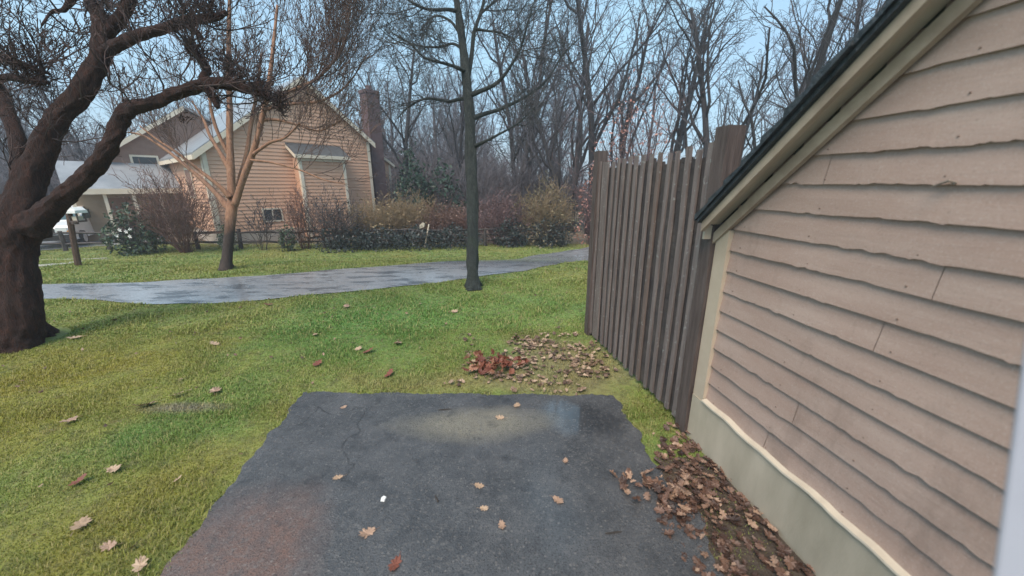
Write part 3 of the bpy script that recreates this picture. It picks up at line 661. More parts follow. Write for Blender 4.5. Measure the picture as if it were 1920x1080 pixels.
# --- woodland prototypes
protos = []
for k in range(8):
    sl_ = k % 2
    cfg = dict(seg=[9, 7, 6, 4, 3], wob=[.07, .16, .22, .25, .25], up=[.03, .13, .10, .07, .05], tap=[.35, .3, .3, .4, .5], rmin=0.007, tl=1, k=[8, 6, 4, 3, 3],
               n=[11, 6.5, 4.6, 2.4, 0], t0=[.28, .2, .15, .15, 0], ang=[.72, .75, .75, .8, .7], lr=[.50, .48, .48, .50, .5], rr=[.55, .55, .6, .6, .6])
    if k >= 5: cfg.update(t0=[.16, .2, .15, .15, 0], ang=[.5, .6, .7, .8, .7]); cfg['lr'][0] = .6
    gr = Grow(cfg, 100 + k)
    gr.branch((0, 0, -.1), nrm(np.array([gr.r.normal(0, .06), gr.r.normal(0, .06), 1])), gr.r.uniform(9.5, 12), gr.r.uniform(.15, .21), 0)
    if k in (2, 6): gr.branch((0.1, 0, -.1), nrm(np.array([.22, .1, 1])), 9, .13, 0)
    e = empty('bare_tree'); gr.trunk.build('trunk', M_bark_wood[k % 2], e, True); gr.crown.build('crown', M_twig_wood[k % 2], e)
    protos.append(e)
GRP = 'bare trees of the wood behind the gardens'
def wood_tree(x, y, kind, s_, rz_, label='bare grey tree in the leafless wood beyond the lawns', z=None):
    o = copy_tree(protos[kind]); o.location = (x, y, float(gz(x, y)) if z is None else z); o.scale = (s_, s_, s_); o.rotation_euler.z = rz_
    return tag(o, label, 'tree', GRP)
def col_x(px, y): return (px - 960) / 717.0 * y
for px, y, kind, s_, lab in ((1484, 13.5, 5, 0.95, 'dark forked bare tree standing behind the house roof edge'), (1252, 19, 3, 1.15, 'dark bare tree rising behind the middle of the board screen'),
        (1108, 21, 1, 1.2, 'dark leaning bare tree just left of the board screen'), (1078, 22, 6, 1.1, 'twin stemmed dark tree by the end of the path'),
        (1330, 18, 7, 1.0, 'bare tree seen over the near end of the board screen'), (1180, 24, 5, 1.2, 'bare tree behind the reddish young beech'),
        (765, 26, 1, 1.0, 'dark bare tree right of the far house chimney'), (1590, 15, 2, 0.9, 'bare tree peeping over the roof slope')):
    wood_tree(col_x(px, y), y, kind, s_, random.uniform(0, 6.28), lab)
r_ = np.random.default_rng(77); placed = []
def scatter(n, px0, px1, y0, y1, smin, smax, mind):
    c_ = 0; tries = 0
    while c_ < n and tries < 4000:
        tries += 1
        y = r_.uniform(y0, y1); x = col_x(r_.uniform(px0, px1), y)
        if any((x - a) ** 2 + (y - b_) ** 2 < mind ** 2 for a, b_ in placed): continue
        placed.append((x, y)); c_ += 1
        wood_tree(x, y, int(r_.integers(0, 8)), r_.uniform(smin, smax), r_.uniform(0, 6.28))
scatter(10, 860, 1500, 23, 34, .9, 1.25, 2.0)
scatter(14, 700, 1090, 34, 60, .9, 1.3, 2.4)
scatter(14, 640, 900, 36, 60, .75, 1.0, 3.0)
scatter(26, -260, 480, 34, 60, .8, 1.15, 3.2)
scatter(8, -300, 200, 24, 32, .8, 1.1, 3.0)
scatter(16, 560, 1060, 62, 90, 1.0, 1.4, 3.0)
def kill(o):
    for ch in list(o.children): kill(ch)
    bpy.data.objects.remove(o)
for e in protos: kill(e)

# --- far wood that reads as one mass
fw = MB(); r_ = np.random.default_rng(4)
for j in range(2600):
    y = r_.uniform(70, 130); x = r_.uniform(-150, -2); h = r_.uniform(6, 12)
    p = np.array([x, y, -1.1]); pts = [p]; d = nrm(np.array([r_.normal(0, .1), 0, 1]))
    for q in range(4): d = nrm(d + r_.normal(0, .1, 3)); pts.append(pts[-1] + d * h / 4)
    fw.tube(pts, np.linspace(.14, .03, 5), 3, cap=False)
    for q in range(12):
        t = r_.uniform(.12, 1) * 3.99; i = int(t); b0 = pts[i] + (pts[i + 1] - pts[i]) * (t - i); dd = nrm(r_.normal(0, 1, 3) * (1, 1, .4) + (0, 0, .6))
        fw.tube([b0, b0 + dd * r_.uniform(.8, 1.8), b0 + dd * 2 + r_.normal(0, .4, 3) + (0, 0, .5)], [.045, .035, .022], 3, cap=False)
tag(fw.build('far_woods', simple('far_wood_twigs', (0.10, 0.088, 0.10), (0.15, 0.13, 0.14), .2, .9)), kind='stuff', label='distant leafless woodland reading as a grey mauve mass')

# --- the old gnarled tree at the left
def rough_tube(b, pts, rad, k=14, sub=8, amp=.1, seed=0):
    pts = np.array(pts, float); rad = np.array(rad, float); n = len(pts)
    t = np.arange(n); tt = np.linspace(0, n - 1, (n - 1) * sub + 1)
    def cr(v):
        out = []
        for q in tt:
            i = min(int(q), n - 2); f = q - i
            p0_, p1_, p2_, p3_ = v[max(i - 1, 0)], v[i], v[i + 1], v[min(i + 2, n - 1)]
            out.append(.5 * ((2 * p1_) + (-p0_ + p2_) * f + (2 * p0_ - 5 * p1_ + 4 * p2_ - p3_) * f * f + (-p0_ + 3 * p1_ - 3 * p2_ + p3_) * f ** 3))
        return np.array(out)
    pp, rr = cr(pts), np.maximum(cr(rad), .004)
    r0 = np.random.default_rng(seed); nv0 = b.n
    b.tube(pp, rr, k, True)
    V = b.v[-1]; m_ = len(pp)
    ph = r0.uniform(0, 6.28, 8)
    ang = np.arange(k) * 2 * math.pi / k; u = np.arange(m_)[:, None]
    f = 1 + .035 * (k > 8) * (np.sin(9 * ang + ph[3] + .22 * u) * np.sin(.31 * u + ph[4]) + np.sin(13 * ang + ph[5] - .17 * u)) + amp * (.5 * np.sin(3 * ang + ph[0] + .35 * u) + .4 * np.sin(5 * ang + ph[1] - .5 * u) + .5 * np.sin(.9 * u + ph[2] + 2 * ang) + r0.normal(0, .35, (m_, k)))
    V[:m_ * k] = (pp[:, None] + (V[:m_ * k].reshape(m_, k, 3) - pp[:, None]) * f[..., None]).reshape(-1, 3)
    return pp, rr
ob = G(35, 640); OD = 3.98
old = empty('old_gnarled_tree', (0, 0, 0), 0, 'massive old dark red brown tree with crooked limbs at the left', 'tree')
tb = MB()
def pix(lst, D):
    out = [P(px, py, D + dz) for px, py, r_, dz in lst]; return out, [a[2] / 690 * (D + a[3]) * (690 / math.hypot(690, a[0] - 960, a[1] - 540)) ** 0.8 * 0.80 for a in lst]
limbs = []
def limb(lst, seed, k=14, amp=.10):
    p, r_ = pix(lst, OD); limbs.append(rough_tube(tb, p, r_, k, 10, amp, seed))
limb([(30, 660, 68, 0), (30, 632, 63, 0), (34, 590, 59, 0), (30, 530, 54, 0), (26, 470, 56, 0), (36, 420, 58, 0), (44, 372, 46, .02)], 1, 40, .05)
limb([(30, 440, 50, 0), (52, 350, 43, .02), (80, 280, 36, .05), (108, 225, 29, .08), (150, 175, 31, .1), (183, 120, 27, .12), (192, 70, 27, .15), (188, 35, 24, .18), (170, 0, 20, .2), (150, -60, 16, .25)], 2, 28)
limb([(190, 75, 22, .15), (225, 35, 19, .12), (243, 0, 17, .1), (262, -60, 13, .05)], 3)
limb([(195, 98, 18, .12), (235, 78, 18, .05), (275, 62, 16, 0), (318, 50, 15, -.05), (355, 38, 15, -.1), (400, 34, 11, -.1), (425, 22, 7, -.1)], 4)
limb([(345, 42, 12, -.08), (366, 58, 10, -.08), (378, 72, 7, -.08)], 5, 10)
limb([(58, 430, 46, -.02), (98, 388, 31, -.06), (145, 347, 25, -.1), (185, 305, 24, -.15), (212, 262, 21, -.2), (226, 226, 22, -.2), (246, 204, 21, -.22), (290, 192, 17, -.25), (335, 174, 17, -.28), (385, 158, 17, -.3), (430, 158, 16, -.32), (468, 168, 13, -.32), (498, 180, 10, -.32), (530, 196, 6, -.32)], 6, 28, .14)
limb([(228, 232, 17, -.2), (240, 198, 15, -.22), (236, 188, 8, -.22)], 7, 10)
limb([(386, 162, 14, -.3), (402, 186, 11, -.3), (408, 202, 6, -.3)], 8, 10)
limb([(380, 150, 12, -.3), (388, 128, 11, -.3), (372, 106, 9, -.3), (350, 88, 6, -.3)], 9, 10)
limb([(20, 450, 40, .05), (38, 350, 26, .1), (34, 270, 22, .15), (14, 205, 20, .2), (-12, 150, 18, .25), (-50, 90, 14, .3)], 10)
limb([(-20, 165, 12, .2), (10, 146, 13, .15), (50, 150, 12, .1), (90, 155, 7, .05)], 11, 10)
limb([(-25, 110, 14, .2), (20, 112, 11, .15), (62, 128, 9, .1), (92, 138, 5, .1)], 12, 10)
limb([(140, -10, 14, .2), (120, 18, 8, .15), (98, 22, 5, .1), (78, 48, 3.5, .05)], 13, 8)
limb([(78, 300, 12, .04), (82, 262, 9, .02), (88, 255, 5, 0)], 14, 8)
root_flare(tb, ob[0] - .03, ob[1] + .1, 0, .17, 9, 5)
tb.build('trunk', M_bark_old, old, True)
cfg = dict(seg=[6, 5, 4, 3], wob=[.2, .2, .22, .25], up=[.16, .14, .1, .05], tap=[.4, .4, .5, .6], rmin=0.0030, tl=-1, k=[5, 4, 3, 3], n=[5.5, 3.4, 1.6, 0], t0=[.1, .1, .1, 0], ang=[.7, .7, .8, .7], lr=[.55, .5, .5, .5], rr=[.6, .6, .6, .6])
gr = Grow(cfg, 9)
for li, (pp, rr) in enumerate(limbs):
    if li in (0, 6): continue
    m_ = len(pp); nk = {1: 9, 5: 15, 3: 11, 9: 8, 10: 12, 11: 12, 12: 6, 2: 6, 7: 4, 8: 9, 4: 4}.get(li, 4)
    for j in range(nk):
        i = int((.18 + .82 * gr.r.random()) * (m_ - 2)) if li not in (1, 5) else int((.4 + .6 * gr.r.random()) * (m_ - 2))
        d = nrm(pp[i + 1] - pp[i]); dd = perp_dir(d, gr.r.uniform(.8, 1.4), gr.r.uniform(0, 6.28)); dd = nrm(dd + (0, 0, .5))
        gr.branch(pp[i] + dd * rr[i] * .7, dd, gr.r.uniform(.35, .95), gr.r.uniform(.005, .010), 0)
# dense spur clumps
for (px, py, n_, sp, dz) in ((210, 22, 90, .17, .1), (175, 5, 50, .14, .15), (262, 20, 40, .12, .05), (390, 18, 110, .16, -.1), (360, 30, 50, .12, -.1), (375, 105, 60, .10, -.3), (352, 84, 30, .08, -.3), (400, 180, 50, .07, -.3), (440, 140, 90, .13, -.3), (485, 165, 90, .10, -.32), (70, 150, 110, .13, .1), (30, 125, 80, .14, .15), (0, 90, 60, .16, .2), (520, 185, 110, .10, -.32), (530, 205, 60, .07, -.32), (415, 120, 60, .12, -.3), (345, 222, 24, .05, -.2), (250, 60, 40, .12, .05)):
    c0 = P(px, py, OD + dz)
    for j in range(int(n_ * .75)):
        d = nrm(gr.r.normal(0, 1, 3) + (0, 0, .25)); p = c0 + gr.r.normal(0, sp * .42, 3)
        gr.branch(p, d, sp * gr.r.uniform(.5, 1.3), .006, 2)
gr.crown.build('crown', M_twig_old, old)

# --- tan multi-stemmed tree in front of the far house
tt = G(425, 503); TD = 7.68
tan = empty('tan_ornamental_tree', (0, 0, 0), 0, 'tan multi stemmed bare tree with a dark lower trunk in front of the far house', 'tree')
tk = MB(); tl_ = []
def tlimb(mb, D, lst, seed, k=9, amp=.06, out=tl_, sub=6):
    p = [P(a[0], a[1], D + a[3]) for a in lst]; r_ = [a[2] / 690 * (D + a[3]) * (690 / math.hypot(690, a[0] - 960, a[1] - 540)) for a in lst]
    res = rough_tube(mb, p, r_, k, sub, amp, seed); out.append(res); return res
T_ = lambda *a, **k: tlimb(tk, TD + .0, *a, **k)
T_([(424, 508, 16, 0), (425, 495, 12, 0), (428, 455, 10.5, 0), (432, 410, 11, 0), (436, 375, 11, 0)], 1, 14)
T_([(435, 385, 9, 0), (433, 330, 8.5, 0), (431, 260, 7.5, 0), (430, 180, 6.5, 0), (429, 100, 6, 0), (430, 20, 4.5, 0), (432, -60, 3, 0)], 2)
T_([(440, 385, 8, -.1), (456, 335, 7.5, -.2), (478, 275, 6.5, -.3), (492, 220, 6, -.4), (503, 165, 6, -.5), (512, 90, 4, -.5), (520, 10, 3, -.5)], 3)
T_([(430, 392, 8, .1), (410, 368, 6.5, .2), (380, 338, 5, .3), (345, 308, 4.4, .4), (310, 280, 3.6, .5), (270, 255, 2.6, .5), (240, 248, 1.8, .5)], 4)
T_([(432, 370, 7, -.1), (410, 348, 5, -.2), (372, 318, 4, -.3), (330, 285, 3.3, -.4), (295, 262, 2.5, -.4), (262, 236, 1.8, -.5)], 5)
T_([(432, 320, 6, .1), (412, 285, 5, .2), (394, 255, 4, .3), (382, 225, 3, .4), (360, 190, 2, .4)], 6)
T_([(446, 350, 6, .2), (462, 290, 5, .3), (470, 235, 4.4, .4), (482, 170, 3.5, .4), (490, 100, 2.5, .4)], 7)
T_([(474, 290, 4, -.3), (505, 268, 3.4, -.4), (535, 258, 2.6, -.5), (562, 230, 2, -.5)], 8, 6)
T_([(470, 300, 3, -.3), (510, 305, 2.6, -.4), (560, 318, 2.2, -.5), (610, 338, 1.6, -.6), (650, 345, 1, -.6)], 9, 6)
T_([(433, 300, 4.5, 0), (405, 240, 4, -.1), (392, 180, 3, -.2), (385, 110, 2.4, -.2)], 10, 6)
T_([(500, 190, 4.5, -.4), (540, 172, 4, -.5), (590, 150, 3, -.6), (630, 110, 2.4, -.6), (655, 50, 1.6, -.6)], 11, 6)
T_([(498, 205, 4, -.4), (545, 195, 3.6, -.4), (600, 190, 2.8, -.4), (650, 160, 2, -.4), (690, 100, 1.2, -.4)], 12, 6)
T_([(490, 225, 4, -.4), (520, 225, 3.4, -.3), (560, 235, 2.6, -.3), (600, 245, 2, -.2), (640, 225, 1.4, -.2)], 13, 6)
root_flare(tk, tt[0], tt[1] + .02, tt[2], .105, 7, 3)
tk.build('trunk', M_bark_tan2, tan, True)
cfg = dict(seg=[7, 5, 4, 3], wob=[.10, .14, .18, .2], up=[.20, .17, .12, .05], tap=[.4, .4, .5, .6], rmin=0.0036, tl=-1, k=[4, 3, 3, 3], n=[6, 4, 2, 0], t0=[.12, .1, .1, 0], ang=[.5, .5, .55, .6], lr=[.6, .55, .5, .5], rr=[.7, .7, .7, .7])
gr = Grow(cfg, 31)
for li, (pp, rr) in enumerate(tl_):
    if li == 0: continue
    for j in range({1: 11, 2: 9, 10: 26, 11: 22, 12: 8}.get(li, 5)):
        i = int((.3 + .7 * gr.r.random()) * (len(pp) - 2)); d = nrm(pp[i + 1] - pp[i])
        dd = perp_dir(d, gr.r.uniform(.4, .9), gr.r.uniform(0, 6.28)); dd = nrm(dd + (0.1, 0, .35))
        gr.branch(pp[i], dd, gr.r.uniform(.9, 2.0) * (1.15 if li in (10, 11) else .9), gr.r.uniform(.005, .009), 0)
gr.crown.build('crown', M_twig_tan, tan)

# --- mossy tree in the middle of the lawn
mt = G(887, 538); MD = 6.22
mos = empty('mossy_lawn_tree', (0, 0, 0), 0, 'slender dark mossy bare tree standing alone on the lawn beside the path', 'tree')
mk = MB(); ml = []
def Q_(lst, seed, k=8, amp=.05): tlimb(mk, MD, lst, seed, k, amp, ml)
Q_([(888, 545, 17, 0), (887, 527, 11.5, 0), (886, 490, 10.5, 0), (886, 420, 10.5, 0), (885, 340, 11, 0), (882, 260, 11, 0), (878, 190, 10, 0), (872, 120, 9, 0), (863, 50, 8.5, 0), (856, 0, 7, 0), (850, -60, 5, 0), (848, -140, 3, 0)], 1, 24, .12)
Q_([(880, 180, 6, 0), (900, 171, 4.6, -.1), (925, 160, 4, -.2), (944, 143, 3.6, -.3), (966, 110, 3, -.4), (978, 85, 2.6, -.4), (992, 35, 2, -.5), (1004, -5, 1.6, -.5)], 2)
Q_([(886, 222, 6, 0), (910, 213, 4.2, .2), (939, 204, 3.6, .3), (986, 181, 3, .5), (1023, 153, 2.5, .6), (1050, 111, 2, .7), (1069, 88, 1.4, .7), (1100, 60, 1, .8)], 3)
Q_([(888, 275, 5, 0), (910, 265, 3, -.2), (935, 252, 2.4, -.3), (967, 234, 1.6, -.4), (1000, 205, 1, -.5)], 4)
Q_([(877, 150, 5.5, 0), (884, 105, 5, .1), (889, 60, 4.4, .15), (901, 25, 3.8, .2), (908, -10, 3.4, .2), (905, -80, 2.4, .2)], 5)
Q_([(860, 22, 5, 0), (842, 18, 4.4, -.1), (805, 18, 3.6, -.2), (775, 6, 3, -.3), (740, -20, 2, -.3)], 6)
Q_([(880, 183, 4.6, 0), (860, 186, 4, .2), (842, 190, 3.4, .3), (800, 185, 2.6, .4), (768, 199, 1.8, .5), (745, 222, 1.2, .5)], 7)
Q_([(875, 135, 5.5, 0), (855, 126, 4, -.2), (837, 120, 3.4, -.3), (796, 108, 2.6, -.4), (770, 82, 2, -.5), (735, 62, 1.4, -.5)], 8)
Q_([(870, 95, 4, 0), (850, 82, 3, .2), (825, 88, 2.6, .3), (785, 86, 2, .4), (745, 70, 1.4, .5)], 9)
Q_([(866, 70, 4, 0), (845, 40, 3, .3), (815, 30, 2.4, .5), (790, 55, 1.8, .6)], 10)
Q_([(893, 55, 3.4, .15), (915, 58, 2.6, 0), (940, 62, 2, -.1), (965, 75, 1.4, -.2)], 11)
Q_([(902, 25, 3, .2), (925, 5, 2.6, .3), (955, -20, 2, .4)], 12)
root_flare(mk, mt[0], mt[1] + .02, mt[2], .12, 7, 4)
mk.build('trunk', M_bark_green, mos, True)
cfg = dict(seg=[6, 5, 4, 3], wob=[.16, .2, .22, .22], up=[.06, .07, .05, .03], tap=[.4, .4, .5, .6], rmin=0.0023, tl=-1, k=[4, 3, 3, 3], n=[6, 4.5, 2.5, 0], t0=[.1, .1, .1, 0], ang=[.7, .7, .75, .7], lr=[.55, .52, .5, .5], rr=[.65, .65, .65, .7])
gr = Grow(cfg, 51)
for li, (pp, rr) in enumerate(ml):
    for j in range({0: 13}.get(li, 11)):
        i = int(((.68 if li == 0 else .22) + (.32 if li == 0 else .78) * gr.r.random()) * (len(pp) - 2)); d = nrm(pp[i + 1] - pp[i])
        dd = perp_dir(d, gr.r.uniform(.5, 1.0), gr.r.uniform(0, 6.28)); gr.branch(pp[i], dd, gr.r.uniform(.5, 1.3), gr.r.uniform(.005, .009), 0)
gr.crown.build('crown', M_twig_green, mos)

# ---------------------------------------------------------------- far house
HC = (-0.795 * 17, 17.0, -1.05)
fh = empty('far_house', HC, R(50), 'tan clapboard house with steep gable, boxed bay and tall chimney behind the rail fence', 'house')
def siding_mat():
    m = NT('tan_clapboard'); c = m.ramp(m.noise(.7, 4), [(0.3, (0.60, 0.335, 0.21)), (0.7, (0.66, 0.40, 0.275))]); m.col(c); m.rough(.6); return m.m
M_fs = siding_mat()  # orange of the interior reflection is put into this siding colour
M_ftrim = simple('tan_cream_trim', (0.66, 0.56, 0.43), (0.74, 0.64, 0.52), 2, .6)
M_froof = simple('wet_grey_roof', (0.20, 0.21, 0.225), (0.30, 0.31, 0.325), 1.5, .32, .4, 12, .02)
M_bayroof = simple('dark_bay_roof', (0.05, 0.055, 0.06), (0.10, 0.105, 0.11), 6, .5)
M_found = simple('pale_foundation', (0.34, 0.29, 0.25), (0.44, 0.39, 0.34), 3, .8)
M_glass = simple('dark_pane', (0.03, 0.035, 0.04), (0.06, 0.065, 0.07), 1, .08)
M_chim = simple('weathered_chimney', (0.085, 0.052, 0.054), (0.15, 0.095, 0.095), 3, .85, .6, 14, .03)
M_brown = simple('brown_boards', (0.20, 0.115, 0.085), (0.28, 0.17, 0.13), 3, .7)
def rows(b, x0f, x1f, z0, z1, y, e=.17, lip=.034):
    z = z0
    while z < z1:
        zt = min(z + e, z1); a0, a1, t0_, t1_ = x0f(z), x1f(z), x0f(zt), x1f(zt)
        if a1 - a0 > .05:
            b.add([(a0, y - lip, z), (a1, y - lip, z), (max(t1_, t0_), y - .002, zt), (t0_, y - .002, zt), (a0, y, z), (a1, y, z)], [(0, 1, 2, 3), (4, 5, 1, 0)])
        z += e
GW, EL_, ER, RX, RZ = 7.9, 4.2, 5.2, 4.57, 7.8
gl = lambda z: 0 if z < EL_ else (z - EL_) / (RZ - EL_) * RX
gr_ = lambda z: GW if z < ER else GW - (z - ER) / (RZ - ER) * (GW - RX)
b = MB(); b.prism([(0, .55), (GW, .55), (GW, ER), (RX, RZ), (0, EL_)], 'y', 0, 12); b.build('walls', M_fs, fh)
b = MB(); rows(b, gl, gr_, .56, RZ, 0)
# left side wall: rows along depth, lying on x = 0
bs = MB(); z = .56
while z < EL_ - .05:
    bs.add([(-.034, 0, z), (-.034, 7.9, z), (-.002, 7.9, z + .17), (-.002, 0, z + .17), (0, 0, z), (0, 7.9, z)], [(0, 3, 2, 1), (0, 1, 5, 4)]); z += .17
b.build('siding', M_fs, fh); bs.build('siding', M_fs, fh)
MB().box(-.03, GW + .03, -.03, 12, -.25, .55).build('foundation', M_found, fh)
for x0, x1 in ((-.035, .14), (GW - .14, GW + .035)):
    MB().box(x0, x1, -.07, -.052, .5, EL_ - .05 if x0 < 1 else ER - .05).build('corner_board', M_ftrim, fh)
MB().box(-.072, -.052, -.069, .14, .5, EL_ - .05).build('corner_board', M_ftrim, fh)
def slope(name, x0, z0, x1, z1, y0, y1, th, mat, par):
    b = MB(); b.prism([(x0, z0), (x1, z1), (x1, z1 + th), (x0, z0 + th)], 'y', y0, y1); return b.build(name, mat, par)
sL = (RZ - EL_) / RX; sR = (RZ - ER) / (GW - RX)
slope('roof', -.35, EL_ - .35 * sL + .02, RX, RZ + .02, -.25, 12.2, .14, M_froof, fh)
slope('roof', RX + .003, RZ + .02, GW + .3, ER - .3 * sR + .02, -.25, 12.2, .14, M_froof, fh)
slope('rake_board', -.35, EL_ - .35 * sL - .15, RX - .002, RZ - .15, -.275, -.252, .26, M_ftrim, fh)
slope('rake_board', RX, RZ - .15, GW + .3, ER - .3 * sR - .15, -.275, -.252, .26, M_ftrim, fh)
MB().box(-.40, -.353, -.25, 8, EL_ - .35 * sL - .14, EL_ - .35 * sL + .05).build('eave_board', M_ftrim, fh)
# bay on the gable wall
def on_wall(px, w_):
    k = (px - 960) / 717.0; x0 = HC[0] + w_ * math.sin(R(50)); y0 = HC[1] - w_ * math.cos(R(50)); c_, s_ = math.cos(R(50)), math.sin(R(50))
    return (k * y0 - x0) / (c_ - k * s_)
BW = .75; bx0, bx1 = on_wall(566, BW), on_wall(650, BW); zt = 4.05
bay = MB(); bay.box(bx0, bx1, -BW, -.024, .1, zt); bay.build('bay', M_fs, fh)
bay_o = bpy.context.scene.objects['bay']
b = MB(); rows(b, lambda z: bx0 + .12, lambda z: bx1 - .12, .15, zt - .02, -BW, .17); b.build('bay_siding', M_fs, bay_o)
b = MB()
for x0, x1 in ((bx0 - .02, bx0 + .12), (bx1 - .12, bx1 + .02)): b.box(x0, x1, -BW - .065, -BW - .001, .1, zt)
b.box(bx0 - .05, bx1 + .05, -BW - .09, -BW - .066, zt - .16, zt + .02); b.box(bx0 - .022, bx0 - .001, -BW + .001, -BW + .12, .1, zt)
b.build('bay_trim', M_ftrim, bay_o)
b = MB(); b.prism([(-BW - .25, zt + .03), (-.025, zt + .62), (-.025, zt + .72), (-BW - .25, zt + .13)], 'x', bx0 - .22, bx1 + .22); b.build('bay_roof', M_bayroof, bay_o)
b = MB(); b.box(bx0 - .24, bx1 + .24, -BW - .285, -BW - .252, zt - .03, zt + .13); b.build('bay_fascia', M_ftrim, bay_o)
for xx in (bx0 - .243, bx1 + .222):
    b = MB(); b.prism([(-BW - .25, zt - .05), (-.03, zt + .5), (-.03, zt + .62), (-BW - .25, zt + .11)], 'x', xx, xx + .02); b.build('bay_rake', M_ftrim, bay_o)
# basement window
wx0, wx1 = on_wall(484, 0), on_wall(517, 0)
fr = MB(); fr.box(wx0 - .07, wx1 + .07, -.075, -.04, .95, 1.62); wf_ = fr.build('window', M_ftrim, fh)
MB().box(wx0, (wx0 + wx1) / 2 - .03, -.082, -.076, 1.02, 1.55).build('pane', M_glass, wf_); MB().box((wx0 + wx1) / 2 + .03, wx1, -.082, -.076, 1.02, 1.55).build('pane', M_glass, wf_)
# window in the left side wall
fr = MB(); fr.box(-.075, -.04, 2.5, 3.8, 2.1, 3.55); wf_ = fr.build('window', M_ftrim, fh)
MB().box(-.082, -.076, 2.6, 3.7, 2.2, 3.45).build('pane', M_brown, wf_)
# chimney and small right wing
cx = on_wall(698, -.35) - .0
ch = MB(); ch.box(GW + .36, GW + 1.16, .3, 1.05, -.2, 7.9); ch.box(GW + .32, GW + 1.20, .26, 1.09, 7.9, 8.08)
cho = ch.build('chimney', M_chim, fh); MB().tube([(GW + .76, .68, 8.08), (GW + .76, .68, 8.35)], .15, 8).build('flue', M_chim, cho)
wg = MB(); wg.prism([(GW + .05, .4), (GW + 2.0, .4), (GW + 2.0, 4.0), (GW + .05, 5.1)], 'y', 1.1, 3.4); wgo = wg.build('side_wing', M_fs, fh)
b = MB(); b.prism([(GW + 1.2, 4.52), (GW + 2.25, 3.83), (GW + 2.25, 3.98), (GW + 1.2, 4.67)], 'y', .9, 3.5); b.build('wing_roof', M_ftrim, wgo)
MB().box(GW + 1.9, GW + 2.03, 1.06, 1.098, .4, 4.0).build('wing_corner', M_ftrim, wgo); MB().box(GW + 1.22, GW + 2.05, 1.05, 1.097, 2.0, 2.1).build('wing_sill', M_ftrim, wgo)
# cross gable behind and low entrance roof at the left
b = MB(); b.prism([(-2.3, 0), (4, 0), (4, 5.4), (1.2, 6.9), (-2.3, 4.4)], 'y', 8, 14); b.build('cross_gable', M_brown, fh)
slope('roof', -2.6, 4.2, 1.2, 6.95, 7.7, 14.2, .13, M_froof, fh); slope('roof', 1.203, 6.95, 4.3, 5.3, 7.7, 14.2, .13, M_froof, fh)
slope('rake_board', -2.6, 4.05, 1.2, 6.8, 7.66, 7.69, .25, M_ftrim, fh)
fr = MB(); fr.box(-1.5, -.35, 7.96, 7.99, 3.0, 4.3); wf_ = fr.build('window', M_ftrim, fh); MB().box(-1.4, -.45, 7.945, 7.955, 3.1, 4.2).build('pane', M_glass, wf_)
b = MB(); b.prism([(5.6, 2.42), (8, 3.75), (8, 3.88), (5.6, 2.55)], 'x', -4.2, -.03); b.build('porch_roof', M_froof, fh)
MB().box(-4.2, -.03, 5.56, 5.597, 2.3, 2.56).build('porch_fascia', M_ftrim, fh)
MB().box(-4.0, -.04, 6.6, 7.9, 0, 2.9).build('porch_wall', simple('porch_boards', (0.28, 0.21, 0.14), (0.36, 0.28, 0.20), 2, .7), fh)
for x in (-4.05, -3.0, -2.0, -1.0): MB().box(x, x + .12, 5.7, 5.82, 0, 2.4).build('porch_post', M_ftrim, fh)
fr = MB(); fr.box(-2.9, -2.0, 6.57, 6.597, 0, 2.1); d_ = fr.build('door', M_brown, fh)

# ---------------------------------------------------------------- rail fence along the far garden
rf = empty('rail_fence', (0, 0, 0), 0, 'low dark split rail fence in front of the shrubs and far house', 'fence')
A_, B_ = np.array((-21.0, 15.55)), np.array((2.35, 17.25)); r_ = np.random.default_rng(12); nP = 13
pp = [A_ + (B_ - A_) * i / nP for i in range(nP + 1)]
for p in pp:
    h = .82 + r_.normal(0, .04); b = MB(); t = r_.normal(0, .03, 2)
    b.tube([(p[0], p[1], -1.15), (p[0] + t[0] * .5, p[1], -.7), (p[0] + t[0], p[1] + t[1], -1.05 + h)], [.085, .08, .07], 6); b.build('post', M_rail, rf)
for i in range(nP):
    for z in ((.30, .55, .75) if i > 7 else (.30, .73)):
        a, c_ = pp[i], pp[i + 1]; b = MB(); zz = [-1.05 + z + r_.normal(0, .03) for _ in range(4)]
        b.tube([(*(a + (c_ - a) * t), zz[j]) for j, t in enumerate((-.04, .33, .66, 1.04))], [.035, .055, .052, .035], 5); b.build('rail', M_rail, rf)

